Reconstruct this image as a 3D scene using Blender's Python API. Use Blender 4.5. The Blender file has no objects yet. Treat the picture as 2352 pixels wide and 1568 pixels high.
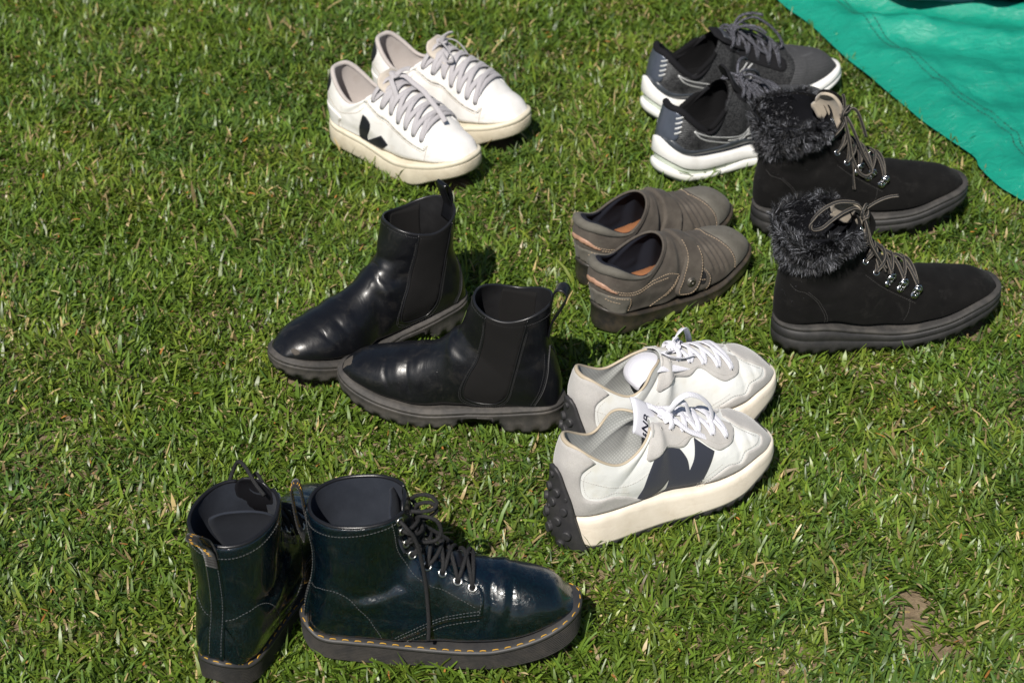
import bpy, math, random
import numpy as np
from mathutils import Vector, Matrix, geometry
R = math.radians
scene = bpy.context.scene
COL = scene.collection
rng = np.random.default_rng(7)
random.seed(7)

# ------------------------------------------------------------------ camera
cam_d = bpy.data.cameras.new('camera')
cam = bpy.data.objects.new('camera', cam_d)
COL.objects.link(cam)
cam.location = (0, 0, 1.55)
cam.rotation_euler = (R(90 - 34), 0, 0)
cam_d.sensor_width = 36
cam_d.lens = 36 * 5000 / 2352
cam_d.clip_start = 0.05
cam_d.clip_end = 200
cam_d.dof.use_dof = True
cam_d.dof.focus_distance = 2.42
cam_d.dof.aperture_fstop = 9
scene.camera = cam

# ------------------------------------------------------------------ light
SUN_ELEV, SUN_AZ = 48, 198          # azimuth the sun stands at, degrees clockwise from +y
world = bpy.data.worlds.new('World')
scene.world = world
world.use_nodes = True
wn = world.node_tree.nodes
wl = world.node_tree.links
sky = wn.new('ShaderNodeTexSky')
sky.sky_type = 'NISHITA'
sky.sun_disc = False
sky.sun_elevation = R(SUN_ELEV)
sky.sun_rotation = R(SUN_AZ)
bg = wn['Background']
wl.new(sky.outputs[0], bg.inputs[0])
bg.inputs[1].default_value = 0.050
sun_d = bpy.data.lights.new('sun', 'SUN')
sun_d.energy = 5.0
sun_d.angle = R(0.53)
sun_d.color = (1.0, 0.945, 0.87)
sun = bpy.data.objects.new('sun', sun_d)
COL.objects.link(sun)
sd = Vector((math.sin(R(SUN_AZ)) * math.cos(R(SUN_ELEV)), math.cos(R(SUN_AZ)) * math.cos(R(SUN_ELEV)), math.sin(R(SUN_ELEV))))
sun.rotation_euler = sd.to_track_quat('Z', 'Y').to_euler()
scene.view_settings.view_transform = 'Standard'
scene.view_settings.look = 'None'
scene.view_settings.exposure = 0.2
scene.view_settings.gamma = 1.0
scene.view_settings.use_curve_mapping = False
scene.cycles.max_bounces = 6
scene.cycles.diffuse_bounces = 3
scene.cycles.glossy_bounces = 3
scene.cycles.transmission_bounces = 4
scene.cycles.use_denoising = True

# ------------------------------------------------------------------ materials
class NT:
    """small node-tree writer"""
    def __init__(s, name):
        s.m = bpy.data.materials.new(name)
        s.m.use_nodes = True
        s.t = s.m.node_tree
        s.b = s.t.nodes['Principled BSDF']
        s.out = s.t.nodes['Material Output']
        s.tc = s.t.nodes.new('ShaderNodeTexCoord').outputs['Object']
    def n(s, typ, **kw):
        nd = s.t.nodes.new(typ)
        for k, v in kw.items():
            setattr(nd, k, v)
        return nd
    def set(s, sock, v):
        if hasattr(v, 'is_linked') or isinstance(v, bpy.types.NodeSocket):
            s.t.links.new(v, sock)
        elif isinstance(v, (tuple, list)) and len(v) == 3 and sock.type == 'RGBA':
            sock.default_value = (*v, 1)
        else:
            sock.default_value = v
    def noise(s, scale, detail=3, rough=.55, vec=None, out=0, dist=0):
        nd = s.n('ShaderNodeTexNoise')
        s.set(nd.inputs['Vector'], vec or s.tc)
        nd.inputs['Scale'].default_value = scale
        nd.inputs['Detail'].default_value = detail
        nd.inputs['Roughness'].default_value = rough
        nd.inputs['Distortion'].default_value = dist
        return nd.outputs[out]
    def mapping(s, scale=(1, 1, 1), rot=(0, 0, 0), vec=None):
        nd = s.n('ShaderNodeMapping')
        s.set(nd.inputs['Vector'], vec or s.tc)
        nd.inputs['Scale'].default_value = scale
        nd.inputs['Rotation'].default_value = rot
        return nd.outputs[0]
    def wave(s, scale, vec=None, dirn='X', dist=0, dscale=1, prof='SIN'):
        nd = s.n('ShaderNodeTexWave', bands_direction=dirn, wave_profile=prof)
        s.set(nd.inputs['Vector'], vec or s.tc)
        nd.inputs['Scale'].default_value = scale
        nd.inputs['Distortion'].default_value = dist
        nd.inputs['Detail Scale'].default_value = dscale
        return nd.outputs['Fac']
    def voro(s, scale, vec=None, feature='F1', out='Distance'):
        nd = s.n('ShaderNodeTexVoronoi', feature=feature)
        s.set(nd.inputs['Vector'], vec or s.tc)
        nd.inputs['Scale'].default_value = scale
        return nd.outputs[out]
    def ramp(s, fac, stops):
        nd = s.n('ShaderNodeValToRGB')
        s.set(nd.inputs[0], fac)
        e = nd.color_ramp.elements
        while len(e) < len(stops):
            e.new(0.5)
        for el, (p, c) in zip(e, stops):
            el.position = p
            el.color = (*c, 1) if isinstance(c, (tuple, list)) else (c, c, c, 1)
        return nd.outputs[0]
    def mix(s, f, a, b, mode='MIX'):
        nd = s.n('ShaderNodeMix', data_type='RGBA', blend_type=mode)
        s.set(nd.inputs[0], f)
        s.set(nd.inputs[6], a)
        s.set(nd.inputs[7], b)
        return nd.outputs[2]
    def math(s, op, a, b=0.0):
        nd = s.n('ShaderNodeMath', operation=op)
        s.set(nd.inputs[0], a)
        s.set(nd.inputs[1], b)
        return nd.outputs[0]
    def bump(s, h, strength=.3, dist=.001, normal=None):
        nd = s.n('ShaderNodeBump')
        s.set(nd.inputs['Height'], h)
        nd.inputs['Strength'].default_value = strength
        nd.inputs['Distance'].default_value = dist
        if normal is not None:
            s.set(nd.inputs['Normal'], normal)
        return nd.outputs[0]
    def p(s, **kw):
        names = dict(color='Base Color', rough='Roughness', metal='Metallic', normal='Normal', spec='Specular IOR Level',
                     coat='Coat Weight', coatrough='Coat Roughness', sheen='Sheen Weight', sheenrough='Sheen Roughness',
                     sss='Subsurface Weight', trans='Transmission Weight', sheentint='Sheen Tint')
        for k, v in kw.items():
            s.set(s.b.inputs[names[k]], v)
        return s

def m_leather(name, c, rough=.4, grain=900, bump=.15, dirt=None, dirt_amt=.5, coat=0, spec=.5, wr=0.0):
    t = NT(name)
    col = c
    big = t.noise(28, 4)
    col = t.mix(t.ramp(big, [(.35, .0), (.75, .55)]), c, tuple(v * .78 for v in c))
    if dirt:
        d = t.ramp(t.noise(45, 6, .7, dist=.6), [(.52, 0), (.75, dirt_amt)])
        col = t.mix(d, col, dirt)
    rg = t.ramp(t.noise(60, 3), [(.3, rough * .85), (.7, min(1, rough * 1.2))])
    g = t.voro(grain, feature='SMOOTH_F1')
    nb = t.bump(g, bump, .0003)
    nb = t.bump(t.noise(120, 5, .6), bump * 1.3, .0008, nb)
    if wr:
        w = t.noise(55, 4, .55, vec=t.mapping((1.6, .5, .5)), dist=1.2)
        nb = t.bump(w, wr, .003, nb)
    t.p(color=col, rough=rg, normal=nb, coat=coat, coatrough=.12, spec=spec)
    return t.m

def m_suede(name, c, c2=None, dust=None, dust_amt=.5, sheen=.4, nap=1600, fine=.6):
    t = NT(name)
    c2 = c2 or tuple(v * .7 for v in c)
    col = t.mix(t.ramp(t.noise(38, 5, .6), [(.35, 0.), (.68, 1.)]), c, c2)
    col = t.mix(t.ramp(t.noise(700, 2), [(.3, 0.), (.7, fine * .5)]), col, tuple(v * .55 for v in c))
    if dust:
        col = t.mix(t.ramp(t.noise(30, 7, .68, dist=.8), [(.55, 0), (.8, dust_amt)]), col, dust)
    nb = t.bump(t.noise(nap, 3, .7), .5, .0006)
    nb = t.bump(t.noise(90, 4), .25, .0012, nb)
    t.p(color=col, rough=.95, normal=nb, sheen=sheen, sheenrough=.45, spec=.15)
    return t.m

def m_rubber(name, c, dirt=(.2, .17, .13), amt=.5, rough=.6, tex=0.0):
    t = NT(name)
    col = t.mix(t.ramp(t.noise(40, 6, .7), [(.42, 0), (.72, amt)]), c, dirt)
    h = t.noise(250, 4)
    nb = t.bump(h, .2, .0006)
    if tex:
        nb = t.bump(t.voro(tex, feature='F1'), .35, .0007, nb)
    t.p(color=col, rough=rough, normal=nb, spec=.4)
    return t.m

def m_fabric(name, c, c2=None, thread=.0011, rough=.9, bump=.5, stain=None, sheen=.2, stain_amt=.6):
    """woven cloth: two crossed sine waves"""
    t = NT(name)
    sc = 1 / thread / 6.28 * 1.0
    k = 2 * math.pi
    a = t.wave(sc, vec=t.mapping(rot=(0, R(35), 0)), dirn='X')
    b = t.wave(sc, vec=t.mapping(rot=(0, R(35), 0)), dirn='Z')
    h = t.math('MULTIPLY', a, b)
    col = t.mix(h, c2 or tuple(v * .72 for v in c), c)
    if stain:
        col = t.mix(t.ramp(t.noise(35, 5, .6), [(.5, 0), (.75, stain_amt)]), col, stain)
    t.p(color=col, rough=rough, normal=t.bump(h, bump, .0005), sheen=sheen, spec=.2)
    return t.m

def m_plain(name, c, rough=.5, metal=0, spec=.5, var=.2, scale=80, bump=.1):
    t = NT(name)
    col = t.mix(t.ramp(t.noise(scale, 4), [(.3, 0), (.7, 1)]), c, tuple(v * (1 - var) for v in c))
    t.p(color=col, rough=rough, metal=metal, spec=spec, normal=t.bump(t.noise(scale * 6, 3), bump, .0004))
    return t.m

# ------------------------------------------------------------------ object helpers
def link(o, parent=None):
    COL.objects.link(o)
    if parent is not None:
        o.parent = parent
    return o

def mesh_np(name, verts, faces, mat, parent=None, smooth=True, mm=True):
    """verts (n,3) in millimetres, faces list/array of index tuples"""
    me = bpy.data.meshes.new(name)
    v = np.asarray(verts, dtype=np.float64) * (.001 if mm else 1)
    if isinstance(faces, np.ndarray):
        nf, k = faces.shape
        me.vertices.add(len(v))
        me.vertices.foreach_set('co', v.ravel())
        me.loops.add(nf * k)
        me.loops.foreach_set('vertex_index', faces.ravel().astype(np.int32))
        me.polygons.add(nf)
        me.polygons.foreach_set('loop_start', np.arange(0, nf * k, k, dtype=np.int32))
        me.polygons.foreach_set('loop_total', np.full(nf, k, dtype=np.int32))
        me.update(calc_edges=True)
    else:
        me.from_pydata(v.tolist(), [], faces)
    if smooth:
        me.polygons.foreach_set('use_smooth', np.ones(len(me.polygons), dtype=bool))
    me.validate()
    me.update()
    if mat is not None:
        me.materials.append(mat)
    return link(bpy.data.objects.new(name, me), parent)

def thing(name, label, cat, group=None, loc=(0, 0, 0), rz=0):
    o = bpy.data.objects.new(name, None)
    o.empty_display_size = .05
    o.location = loc
    o.rotation_euler = (0, 0, rz)
    o['label'] = label
    o['category'] = cat
    if group:
        o['group'] = group
    return link(o)

def grid_faces(nu, nv, closed_v=False, flip=False):
    i = np.arange(nu - 1)[:, None]
    j = np.arange(nv if closed_v else nv - 1)[None, :]
    j2 = (j + 1) % nv
    a = i * nv + j
    b = i * nv + j2
    c = (i + 1) * nv + j2
    d = (i + 1) * nv + j
    f = np.stack([a, b, c, d], -1).reshape(-1, 4)
    return f[:, ::-1] if flip else f

class Joiner:
    """collects small pieces that become one mesh"""
    def __init__(s):
        s.v, s.f, s.n = [], [], 0
    def add(s, v, f):
        s.v.append(np.asarray(v, float))
        s.f += [tuple(int(i) + s.n for i in q) for q in f]
        s.n += len(v)
    def build(s, name, mat, parent=None, smooth=True, stuff=False):
        if not s.v:
            return None
        o = mesh_np(name, np.concatenate(s.v), s.f, mat, parent, smooth)
        if stuff:
            o['kind'] = 'stuff'
        return o

def pchip(xk, yk, x):
    xk = np.asarray(xk, float)
    yk = np.asarray(yk, float)
    h = np.diff(xk)
    d = np.diff(yk) / h
    m = np.zeros_like(yk)
    if len(xk) > 2:
        w1 = 2 * h[1:] + h[:-1]
        w2 = h[1:] + 2 * h[:-1]
        ok = d[:-1] * d[1:] > 0
        with np.errstate(divide='ignore', invalid='ignore'):
            mm = (w1 + w2) / (w1 / d[:-1] + w2 / d[1:])
        m[1:-1] = np.where(ok, mm, 0)
    m[0], m[-1] = d[0], d[-1]
    i = np.clip(np.searchsorted(xk, x) - 1, 0, len(xk) - 2)
    t = np.clip((x - xk[i]) / h[i], 0, 1)
    h00 = 2 * t**3 - 3 * t**2 + 1
    return h00 * yk[i] + (t**3 - 2 * t**2 + t) * h[i] * m[i] + (1 - h00) * yk[i + 1] + (t**3 - t**2) * h[i] * m[i + 1]

def catmull(pts, n=8, closed=False):
    """pts list of points; a trailing True marks a sharp corner"""
    P = [np.array([float(c) for c in (p[:-1] if isinstance(p[-1], bool) else p)]) for p in pts]
    K = [isinstance(p[-1], bool) and p[-1] for p in pts]
    N = len(P)
    out = []
    for i in range(N if closed else N - 1):
        p1, p2 = P[i], P[(i + 1) % N]
        p0 = P[i - 1] if (closed or i > 0) else p1
        p3 = P[(i + 2) % N] if (closed or i + 2 < N) else p2
        if K[i]:
            p0 = p1
        if K[(i + 1) % N]:
            p3 = p2
        for k in range(n):
            t = k / n
            out.append(.5 * (2 * p1 + (p2 - p0) * t + (2 * p0 - 5 * p1 + 4 * p2 - p3) * t * t + (3 * p1 - p0 - 3 * p2 + p3) * t**3))
    if not closed:
        out.append(P[-1])
    return np.array(out)

def resample(P, step=None, n=None):
    P = np.asarray(P, float)
    d = np.r_[0, np.cumsum(np.linalg.norm(np.diff(P, axis=0), axis=1))]
    if n is None:
        n = max(2, int(round(d[-1] / step)) + 1)
    s = np.linspace(0, d[-1], n)
    return np.stack([np.interp(s, d, P[:, k]) for k in range(P.shape[1])], -1)

def unit(v):
    return v / np.maximum(np.linalg.norm(v, axis=-1, keepdims=True), 1e-9)

def sweep(path, rad, nseg=8, normal=None, flat=None, cap=True):
    """tube (or flat ribbon: flat=(half width, half thickness)) along path; returns verts, faces"""
    P = np.asarray(path, float)
    n = len(P)
    T = unit(np.gradient(P, axis=0))
    if normal is None:
        N = np.zeros_like(P)
        v = np.array([0, 0, 1.0])
        if abs(T[0] @ v) > .9:
            v = np.array([0, 1.0, 0])
        for i in range(n):
            v = v - T[i] * (v @ T[i])
            v = v / max(np.linalg.norm(v), 1e-9)
            N[i] = v
    else:
        N = np.asarray(normal, float)
        N = unit(N - T * np.sum(N * T, -1, keepdims=True))
    B = np.cross(T, N)
    a = np.linspace(0, 2 * np.pi, nseg, endpoint=False)
    if flat:
        ca, sa = np.cos(a), np.sin(a)
        e = .55
        cu = np.sign(ca) * np.abs(ca)**e * flat[0]
        su = np.sign(sa) * np.abs(sa)**e * flat[1]
        V = P[:, None] + B[:, None] * cu[None, :, None] + N[:, None] * su[None, :, None]
    else:
        r = np.broadcast_to(np.asarray(rad, float), (n,))
        V = P[:, None] + r[:, None, None] * (B[:, None] * np.cos(a)[None, :, None] + N[:, None] * np.sin(a)[None, :, None])
    V = V.reshape(-1, 3)
    F = [tuple(q) for q in grid_faces(n, nseg, True)]
    if cap:
        F += [tuple(range(nseg))[::-1], tuple((n - 1) * nseg + k for k in range(nseg))]
    return V, F

def torus(c, nrm, Rr, r, nu=16, nv=6, squash=1):
    c, nrm = np.asarray(c, float), unit(np.asarray(nrm, float))
    a = np.array([0, 0, 1.0]) if abs(nrm[2]) < .9 else np.array([1.0, 0, 0])
    e1 = unit(np.cross(nrm, a))
    e2 = np.cross(nrm, e1)
    u = np.linspace(0, 2 * np.pi, nu, endpoint=False)
    w = np.linspace(0, 2 * np.pi, nv, endpoint=False)
    rad = np.cos(u)[:, None] * e1 + np.sin(u)[:, None] * e2
    V = c + rad[:, None] * (Rr + r * np.cos(w))[None, :, None] + nrm * (r * squash * np.sin(w))[None, :, None]
    V = V.reshape(-1, 3)
    F = []
    for i in range(nu):
        for j in range(nv):
            F.append((i * nv + j, ((i + 1) % nu) * nv + j, ((i + 1) % nu) * nv + (j + 1) % nv, i * nv + (j + 1) % nv))
    return V, F

def disc(c, nrm, r, h, n=14, dome=.25):
    """a low domed button"""
    c, nrm = np.asarray(c, float), unit(np.asarray(nrm, float))
    a = np.array([0, 0, 1.0]) if abs(nrm[2]) < .9 else np.array([1.0, 0, 0])
    e1 = unit(np.cross(nrm, a))
    e2 = np.cross(nrm, e1)
    u = np.linspace(0, 2 * np.pi, n, endpoint=False)
    rad = np.cos(u)[:, None] * e1 + np.sin(u)[:, None] * e2
    rings = [(1, 0), (1, h * .7), (.85, h), (.45, h * (1 + dome * .7))]
    V = np.concatenate([c + rad * r * k + nrm * z for k, z in rings] + [[c + nrm * h * (1 + dome)]])
    F = [tuple(q) for q in grid_faces(len(rings), n, True, flip=True)]
    L = (len(rings) - 1) * n
    F += [(L + i, L + (i + 1) % n, len(V) - 1) for i in range(n)]
    return V, F

def smoothstep(a, b, x):
    t = np.clip((x - a) / (b - a), 0, 1)
    return t * t * (3 - 2 * t)

# ------------------------------------------------------------------ shoe geometry (local mm: x heel to toe, y to the wearer's left, z up)
class Foot:
    """plan outline of a right shoe sole; mirror=True for a left one"""
    def __init__(s, L, W, toe=2.3, heel=2.0, mirror=False, lat=None, med=None, toe_shift=0.0, hx=.14):
        s.L, s.W, s.toe, s.heel, s.mir = L, W, toe, heel, mirror
        s.kx = np.array([0, .12, .2, .3, .4, .5, .6, .7, .8, 1.0])
        s.kl = np.array(lat or [.335, .335, .35, .355, .37, .415, .465, .49, .49, .49])
        s.km = np.array(med or [.335, .335, .335, .315, .30, .335, .42, .485, .49, .49])
        s.sh, s.hx = toe_shift, hx
    def env(s, x):
        f = np.clip(x / s.L, 0, 1)
        e = np.ones_like(f)
        t = np.clip((f - .70) / .30, 0, 1)
        e = e * (1 - t**s.toe)**(1 / s.toe)
        h = np.clip((s.hx - f) / s.hx, 0, 1)
        return e * (1 - h**s.heel)**(1 / s.heel)
    def yc(s, x):
        return s.sh * smoothstep(.55, 1.0, np.asarray(x) / s.L) * s.W
    def lat(s, x):     # towards -y on a right shoe
        x = np.asarray(x, float)
        return pchip(s.kx, s.kl, np.clip(x / s.L, 0, 1)) * s.W * s.env(x)
    def med(s, x):
        x = np.asarray(x, float)
        return pchip(s.kx, s.km, np.clip(x / s.L, 0, 1)) * s.W * s.env(x)
    def outline(s, n=160):
        t = np.linspace(0, np.pi, 400)
        x = s.L * (1 - np.cos(t)) / 2
        a = np.stack([x, -s.lat(x) + s.yc(x)], -1)
        b = np.stack([x[::-1], s.med(x[::-1]) + s.yc(x[::-1])], -1)
        P = np.concatenate([a[:-1], b[:-1]])
        P = resample(np.concatenate([P, P[:1]]), n=n + 1)[:-1]
        if s.mir:
            P = P * [1, -1]
            P = P[::-1]
        return P          # counter-clockwise

def offset_loop(P, d):
    T = unit(np.roll(P, -1, 0) - np.roll(P, 1, 0))
    N = np.stack([T[:, 1], -T[:, 0]], -1)     # outward for a ccw loop
    if np.isscalar(d):
        return P + N * d
    return P + N * np.asarray(d)[:, None]

def loft_loops(name, loops, mat, parent, cap_first=True, cap_last=True, smooth=True):
    n = len(loops[0])
    V = np.concatenate(loops)
    F = [tuple(q) for q in grid_faces(len(loops), n, True, flip=True)]
    vs = [V]
    k = len(V)
    if cap_first:
        vs.append(loops[0].mean(0)[None])
        F += [(j, (j + 1) % n, k) for j in range(n)]
        k += 1
    if cap_last:
        b = (len(loops) - 1) * n
        vs.append(loops[-1].mean(0)[None])
        F += [(b + (j + 1) % n, b + j, k) for j in range(n)]
    return mesh_np(name, np.concatenate(vs), F, mat, parent, smooth)

def sole_part(name, foot, rings, mat, parent, n=200, **kw):
    """rings: list of (offset, z) from top to bottom; z number, or function of (x, arc index fraction)"""
    P = foot.outline(n)
    frac = np.arange(n) / n
    loops = []
    for off, z in rings:
        Q = offset_loop(P, off(P[:, 0], frac) if callable(off) else off)
        zz = z(P[:, 0], frac) if callable(z) else np.full(n, float(z))
        loops.append(np.c_[Q, zz])
    return loft_loops(name, loops, mat, parent, **kw)

class Upper:
    """foot-and-ankle tube. Sections run from the toe (u=0) to the collar (u=1); each is a loop from the back or
    bottom point B (theta=0) over the sides to the front or top point T (theta=pi)."""
    def __init__(s, foot, ridge, fan, zf, x_fore, inset=4, toe_h=2.4, toe_d=30, m0=.22, n_hi=2.3, nu=150, nt=112, disp=None, warp=None, tip_z=None, fit=True):
        s.foot, s.mir = foot, foot.mir
        tip = foot.L - inset
        rx = [p[0] for p in ridge]
        rz = [p[1] for p in ridge]
        t = np.linspace(0, 1, 22)
        xs = tip - (tip - x_fore) * t**1.9
        rows = []
        zff = zf if callable(zf) else (lambda x: zf)
        for x in xs:
            zr = float(np.interp(x, rx[::-1], rz[::-1]) if rx[0] > rx[-1] else np.interp(x, rx, rz))
            order = np.argsort(rx)
            zr = float(pchip(np.array(rx)[order], np.array(rz)[order], np.array([x]))[0])
            d = np.clip((tip - x) / toe_d, 0, 1)
            k = (1 - (1 - d)**toe_h)**(1 / toe_h)
            z0 = float(zff(x))
            # plan widths of the upper follow the sole outline stretched to the tip
            xo = x * foot.L / tip
            wl = max(float(foot.lat(np.array([xo]))[0]) - inset * min(1, 3 * d + .0), 0.0)
            wm = max(float(foot.med(np.array([xo]))[0]) - inset * min(1, 3 * d + .0), 0.0)
            rows.append((x, z0, x, z0 + max(zr - z0, 1) * k, wl, wm, m0, n_hi, 2.6, float(foot.yc(np.array([x]))[0]), 0.0))
        for r in fan:
            d = dict(m=.42, n=2.2, nl=2.2, yc=0.0, sag=0.0)
            d.update(r[1] if len(r) > 1 else {})
            b = r[0]       # (Bx,Bz,Tx,Tz,wl,wm)
            rows.append((*b, d['m'], d['n'], d['nl'], d['yc'], d['sag']))
        A = np.array(rows, float)
        mid = (A[:, 0:2] + A[:, 2:4]) / 2
        k = np.r_[0, np.cumsum(np.linalg.norm(np.diff(mid, axis=0), axis=1) + .35 * np.linalg.norm(np.diff(A[:, 2:4], axis=0), axis=1) + .2 * np.linalg.norm(np.diff(A[:, 0:2], axis=0), axis=1) + .5)]
        k /= k[-1]
        u = np.linspace(0, 1, nu)
        # denser at the toe
        u = np.unique(np.r_[np.linspace(0, .08, 14), np.linspace(.08, 1, nu - 13)[0:]])
        nu = len(u)
        C = np.stack([pchip(k, A[:, c], u) for c in range(A.shape[1])], -1)
        th = np.linspace(-np.pi, np.pi, nt + 1)
        c = (1 - np.cos(th)) / 2
        Bx, Bz, Tx, Tz, wl, wm, m, nh, nl, yc, sag = [C[:, i][:, None] for i in range(11)]
        cc = c[None]
        hi = np.clip((cc - m) / (1 - m), 0, 1)
        lo = np.clip((m - cc) / np.maximum(m, 1e-3), 0, 1)
        f = np.where(cc >= m, (1 - hi**nh)**(1 / nh), (1 - lo**nl)**(1 / nl))
        w = np.where(th[None] < 0, wl, wm)
        x = Bx + (Tx - Bx) * cc
        ath = np.abs(th)[None]
        z = Bz + (Tz - Bz) * cc - 1.07 * sag * smoothstep(.32, 1.8, ath) * smoothstep(0, 1.8, np.pi - ath)
        y = np.sign(th)[None] * w * f + yc * np.ones_like(cc)
        P = np.stack([x, y, z], -1)
        if fit:                                  # keep the lower part inside the sole outline
            o = foot.outline(240)
            if foot.mir:
                o = (o * [1, -1])[::-1]
            for side in (-1, 1):
                lim = (foot.lat(P[..., 0]) - 2.0 if side < 0 else foot.med(P[..., 0]) - 2.0)
                yy = P[..., 1] - foot.yc(P[..., 0])
                over = np.maximum(side * yy - np.maximum(lim, 0), 0)
                zz = zff(P[..., 0])
                wgt = 1 - smoothstep(4, 34, P[..., 2] - zz)
                P[..., 1] -= side * over * wgt * (yy * side > 0)
        wsm = smoothstep(.10, .2, u)[:, None, None] * smoothstep(0, .10, 1 - u)[:, None, None]
        for _ in range(10):                      # ease the joints between the groups of sections
            Q = P.copy()
            Q[1:-1] = (P[:-2] + 2 * P[1:-1] + P[2:]) / 4
            P = P + (Q - P) * wsm
        if warp is not None:
            P = warp(P, u[:, None] * np.ones_like(P[..., 0]), th[None] * np.ones_like(P[..., 0]))
        s.P = P
        s.u, s.th = u, th
        s.normals()
        if disp is not None:
            s.P = s.P + s.N * disp(s.P, s.u[:, None] * np.ones_like(s.P[..., 0]), s.th[None] * np.ones_like(s.P[..., 0]))[..., None]
            s.normals()
        if s.mir:
            pass
    def normals(s):
        P = s.P
        du = np.gradient(P, axis=0)
        dv = np.gradient(P, axis=1)
        dv[:, 0] = dv[:, -1] = (P[:, 1] - P[:, -2])
        N = np.cross(du, dv)
        N = unit(N)
        # outward
        cen = (P[:, :1] + P[:, len(s.th) // 2][:, None]) / 2 * np.array([1, 1, 1])
        sg = np.sign(np.sum(N * (P - cen), -1))
        s.N = N if np.median(sg) > 0 else -N
    def flipy(s, V):
        V = np.array(V, float)
        if s.mir:
            V[..., 1] *= -1
        return V
    def mesh(s, name, mat, parent, u0=0, u1=1, off=0.0):
        sel = (s.u >= u0 - 1e-9) & (s.u <= u1 + 1e-9)
        G = (s.P + s.N * off)[sel][:, :-1]
        nu, nv = G.shape[:2]
        return mesh_np(name, s.flipy(G.reshape(-1, 3)), grid_faces(nu, nv, True, flip=not s.mir), mat, parent)
    def lining(s, name, mat, parent, thick=3.0, u_in=.25, floor=None):
        sel = s.u >= u_in
        P, N = s.P[sel][:, :-1], s.N[sel][:, :-1]
        th = thick if np.isscalar(thick) else thick(s.u[sel])[:, None, None]
        Q = P - N * th
        if floor is not None:
            Q[..., 2] = np.maximum(Q[..., 2], floor)
        nu, nv = Q.shape[:2]
        return mesh_np(name, s.flipy(Q.reshape(-1, 3)), grid_faces(nu, nv, True, flip=s.mir), mat, parent)
    def rim(s, name, mat, parent, thick=3.0, r=None, lift=0.0, nseg=8, out=0.3):
        """rounded binding along the collar"""
        P = s.P[-1][:-1] - s.N[-1][:-1] * (thick / 2 - out / 2)
        P = P.copy()
        P[:, 2] += lift
        r = r or (thick / 2 + .3)
        P = np.concatenate([P, P[:2]])
        V, F = sweep(s.flipy(P), r, nseg, cap=False)
        return mesh_np(name, V, F, mat, parent)
    def ev(s, u, th, off=0.0, normal=False):
        u = np.clip(np.asarray(u, float), 0, 1)
        th = (np.asarray(th, float) + np.pi) % (2 * np.pi) - np.pi
        i = np.clip(np.searchsorted(s.u, u, side='right') - 1, 0, len(s.u) - 2)
        a = ((u - s.u[i]) / (s.u[i + 1] - s.u[i]))[..., None]
        tj = (th + np.pi) / (2 * np.pi) * (len(s.th) - 1)
        j = np.clip(tj.astype(int), 0, len(s.th) - 2)
        b = (tj - j)[..., None]
        def bl(G):
            return (G[i, j] * (1 - b) + G[i, j + 1] * b) * (1 - a) + (G[i + 1, j] * (1 - b) + G[i + 1, j + 1] * b) * a
        N = unit(bl(s.N))
        X = bl(s.P) + N * (off[..., None] if isinstance(off, np.ndarray) else off)
        return (X, N) if normal else X
    def fine(s):
        if not hasattr(s, '_f'):
            uu = np.linspace(0, 1, 560)
            tt = np.linspace(0, np.pi, 280)
            U, T = np.meshgrid(uu, tt, indexing='ij')
            s._f = (U.ravel(), T.ravel(), s.ev(U.ravel(), T.ravel()), s.ev(U.ravel(), -T.ravel()))
        return s._f
    def snap(s, pts, side=-1, mode='side'):
        """(x,z) for mode side, (x,y) for mode top (upper surface), (y,z) for mode back -> (u, theta)"""
        U, T, Pp, Pn = s.fine()
        G = Pn if side < 0 else Pp
        ou = np.empty(len(pts))
        ot = np.empty(len(pts))
        for k, p in enumerate(np.asarray(pts, float)):
            if mode == 'side':
                d = (G[:, 0] - p[0])**2 + (G[:, 2] - p[1])**2
            else:
                d = (G[:, 0] - p[0])**2 + (G[:, 1] - p[1])**2 + np.where(T < 1.2, 1e4, 0)
            q = int(np.argmin(d))
            ou[k], ot[k] = U[q], T[q] * (1 if side > 0 else -1)
        ax = [0, 2] if mode == 'side' else [0, 1]
        tgt = np.asarray(pts, float)[:, :2]
        for _ in range(2):                       # refine past the sampling grid
            X0 = s.ev(ou, ot)[:, ax]
            du, dt = .004, .02
            sgn = np.where(ou > .5, -1, 1)
            Ju = (s.ev(ou + sgn * du, ot)[:, ax] - X0) / (sgn * du)[:, None]
            Jt = (s.ev(ou, ot * 1 + dt)[:, ax] - X0) / dt
            det = Ju[:, 0] * Jt[:, 1] - Ju[:, 1] * Jt[:, 0]
            r = tgt - X0
            good = (np.abs(det) > 200) & (np.linalg.norm(r, axis=1) < 1.5)
            det = np.where(good, det, 1.0)
            a = np.where(good, (r[:, 0] * Jt[:, 1] - r[:, 1] * Jt[:, 0]) / det, 0)
            b = np.where(good, (Ju[:, 0] * r[:, 1] - Ju[:, 1] * r[:, 0]) / det, 0)
            ou = np.clip(ou + np.clip(a, -.004, .004), 0, 1)
            ot = ot + np.clip(b, -.03, .03)
        return ou, ot
    def line(s, pts, side=-1, off=0.0, step=2.0, mode='side', n=8):
        """smooth line on the surface through (x,z) points -> points, normals (mm, mirrored when needed)"""
        C = resample(catmull(pts, n), step=min(step, 2.0))
        u, t = s.snap(C, side, mode)
        X, N = s.ev(u, t, off, True)
        X = s._sm(X)
        return s.flipy(X), s.flipy(N)
    def _sm(s, X, it=2):
        for _ in range(it):
            Y = X.copy()
            Y[1:-1] = (X[:-2] + 2 * X[1:-1] + X[2:]) / 4
            X = Y
        return X
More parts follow.
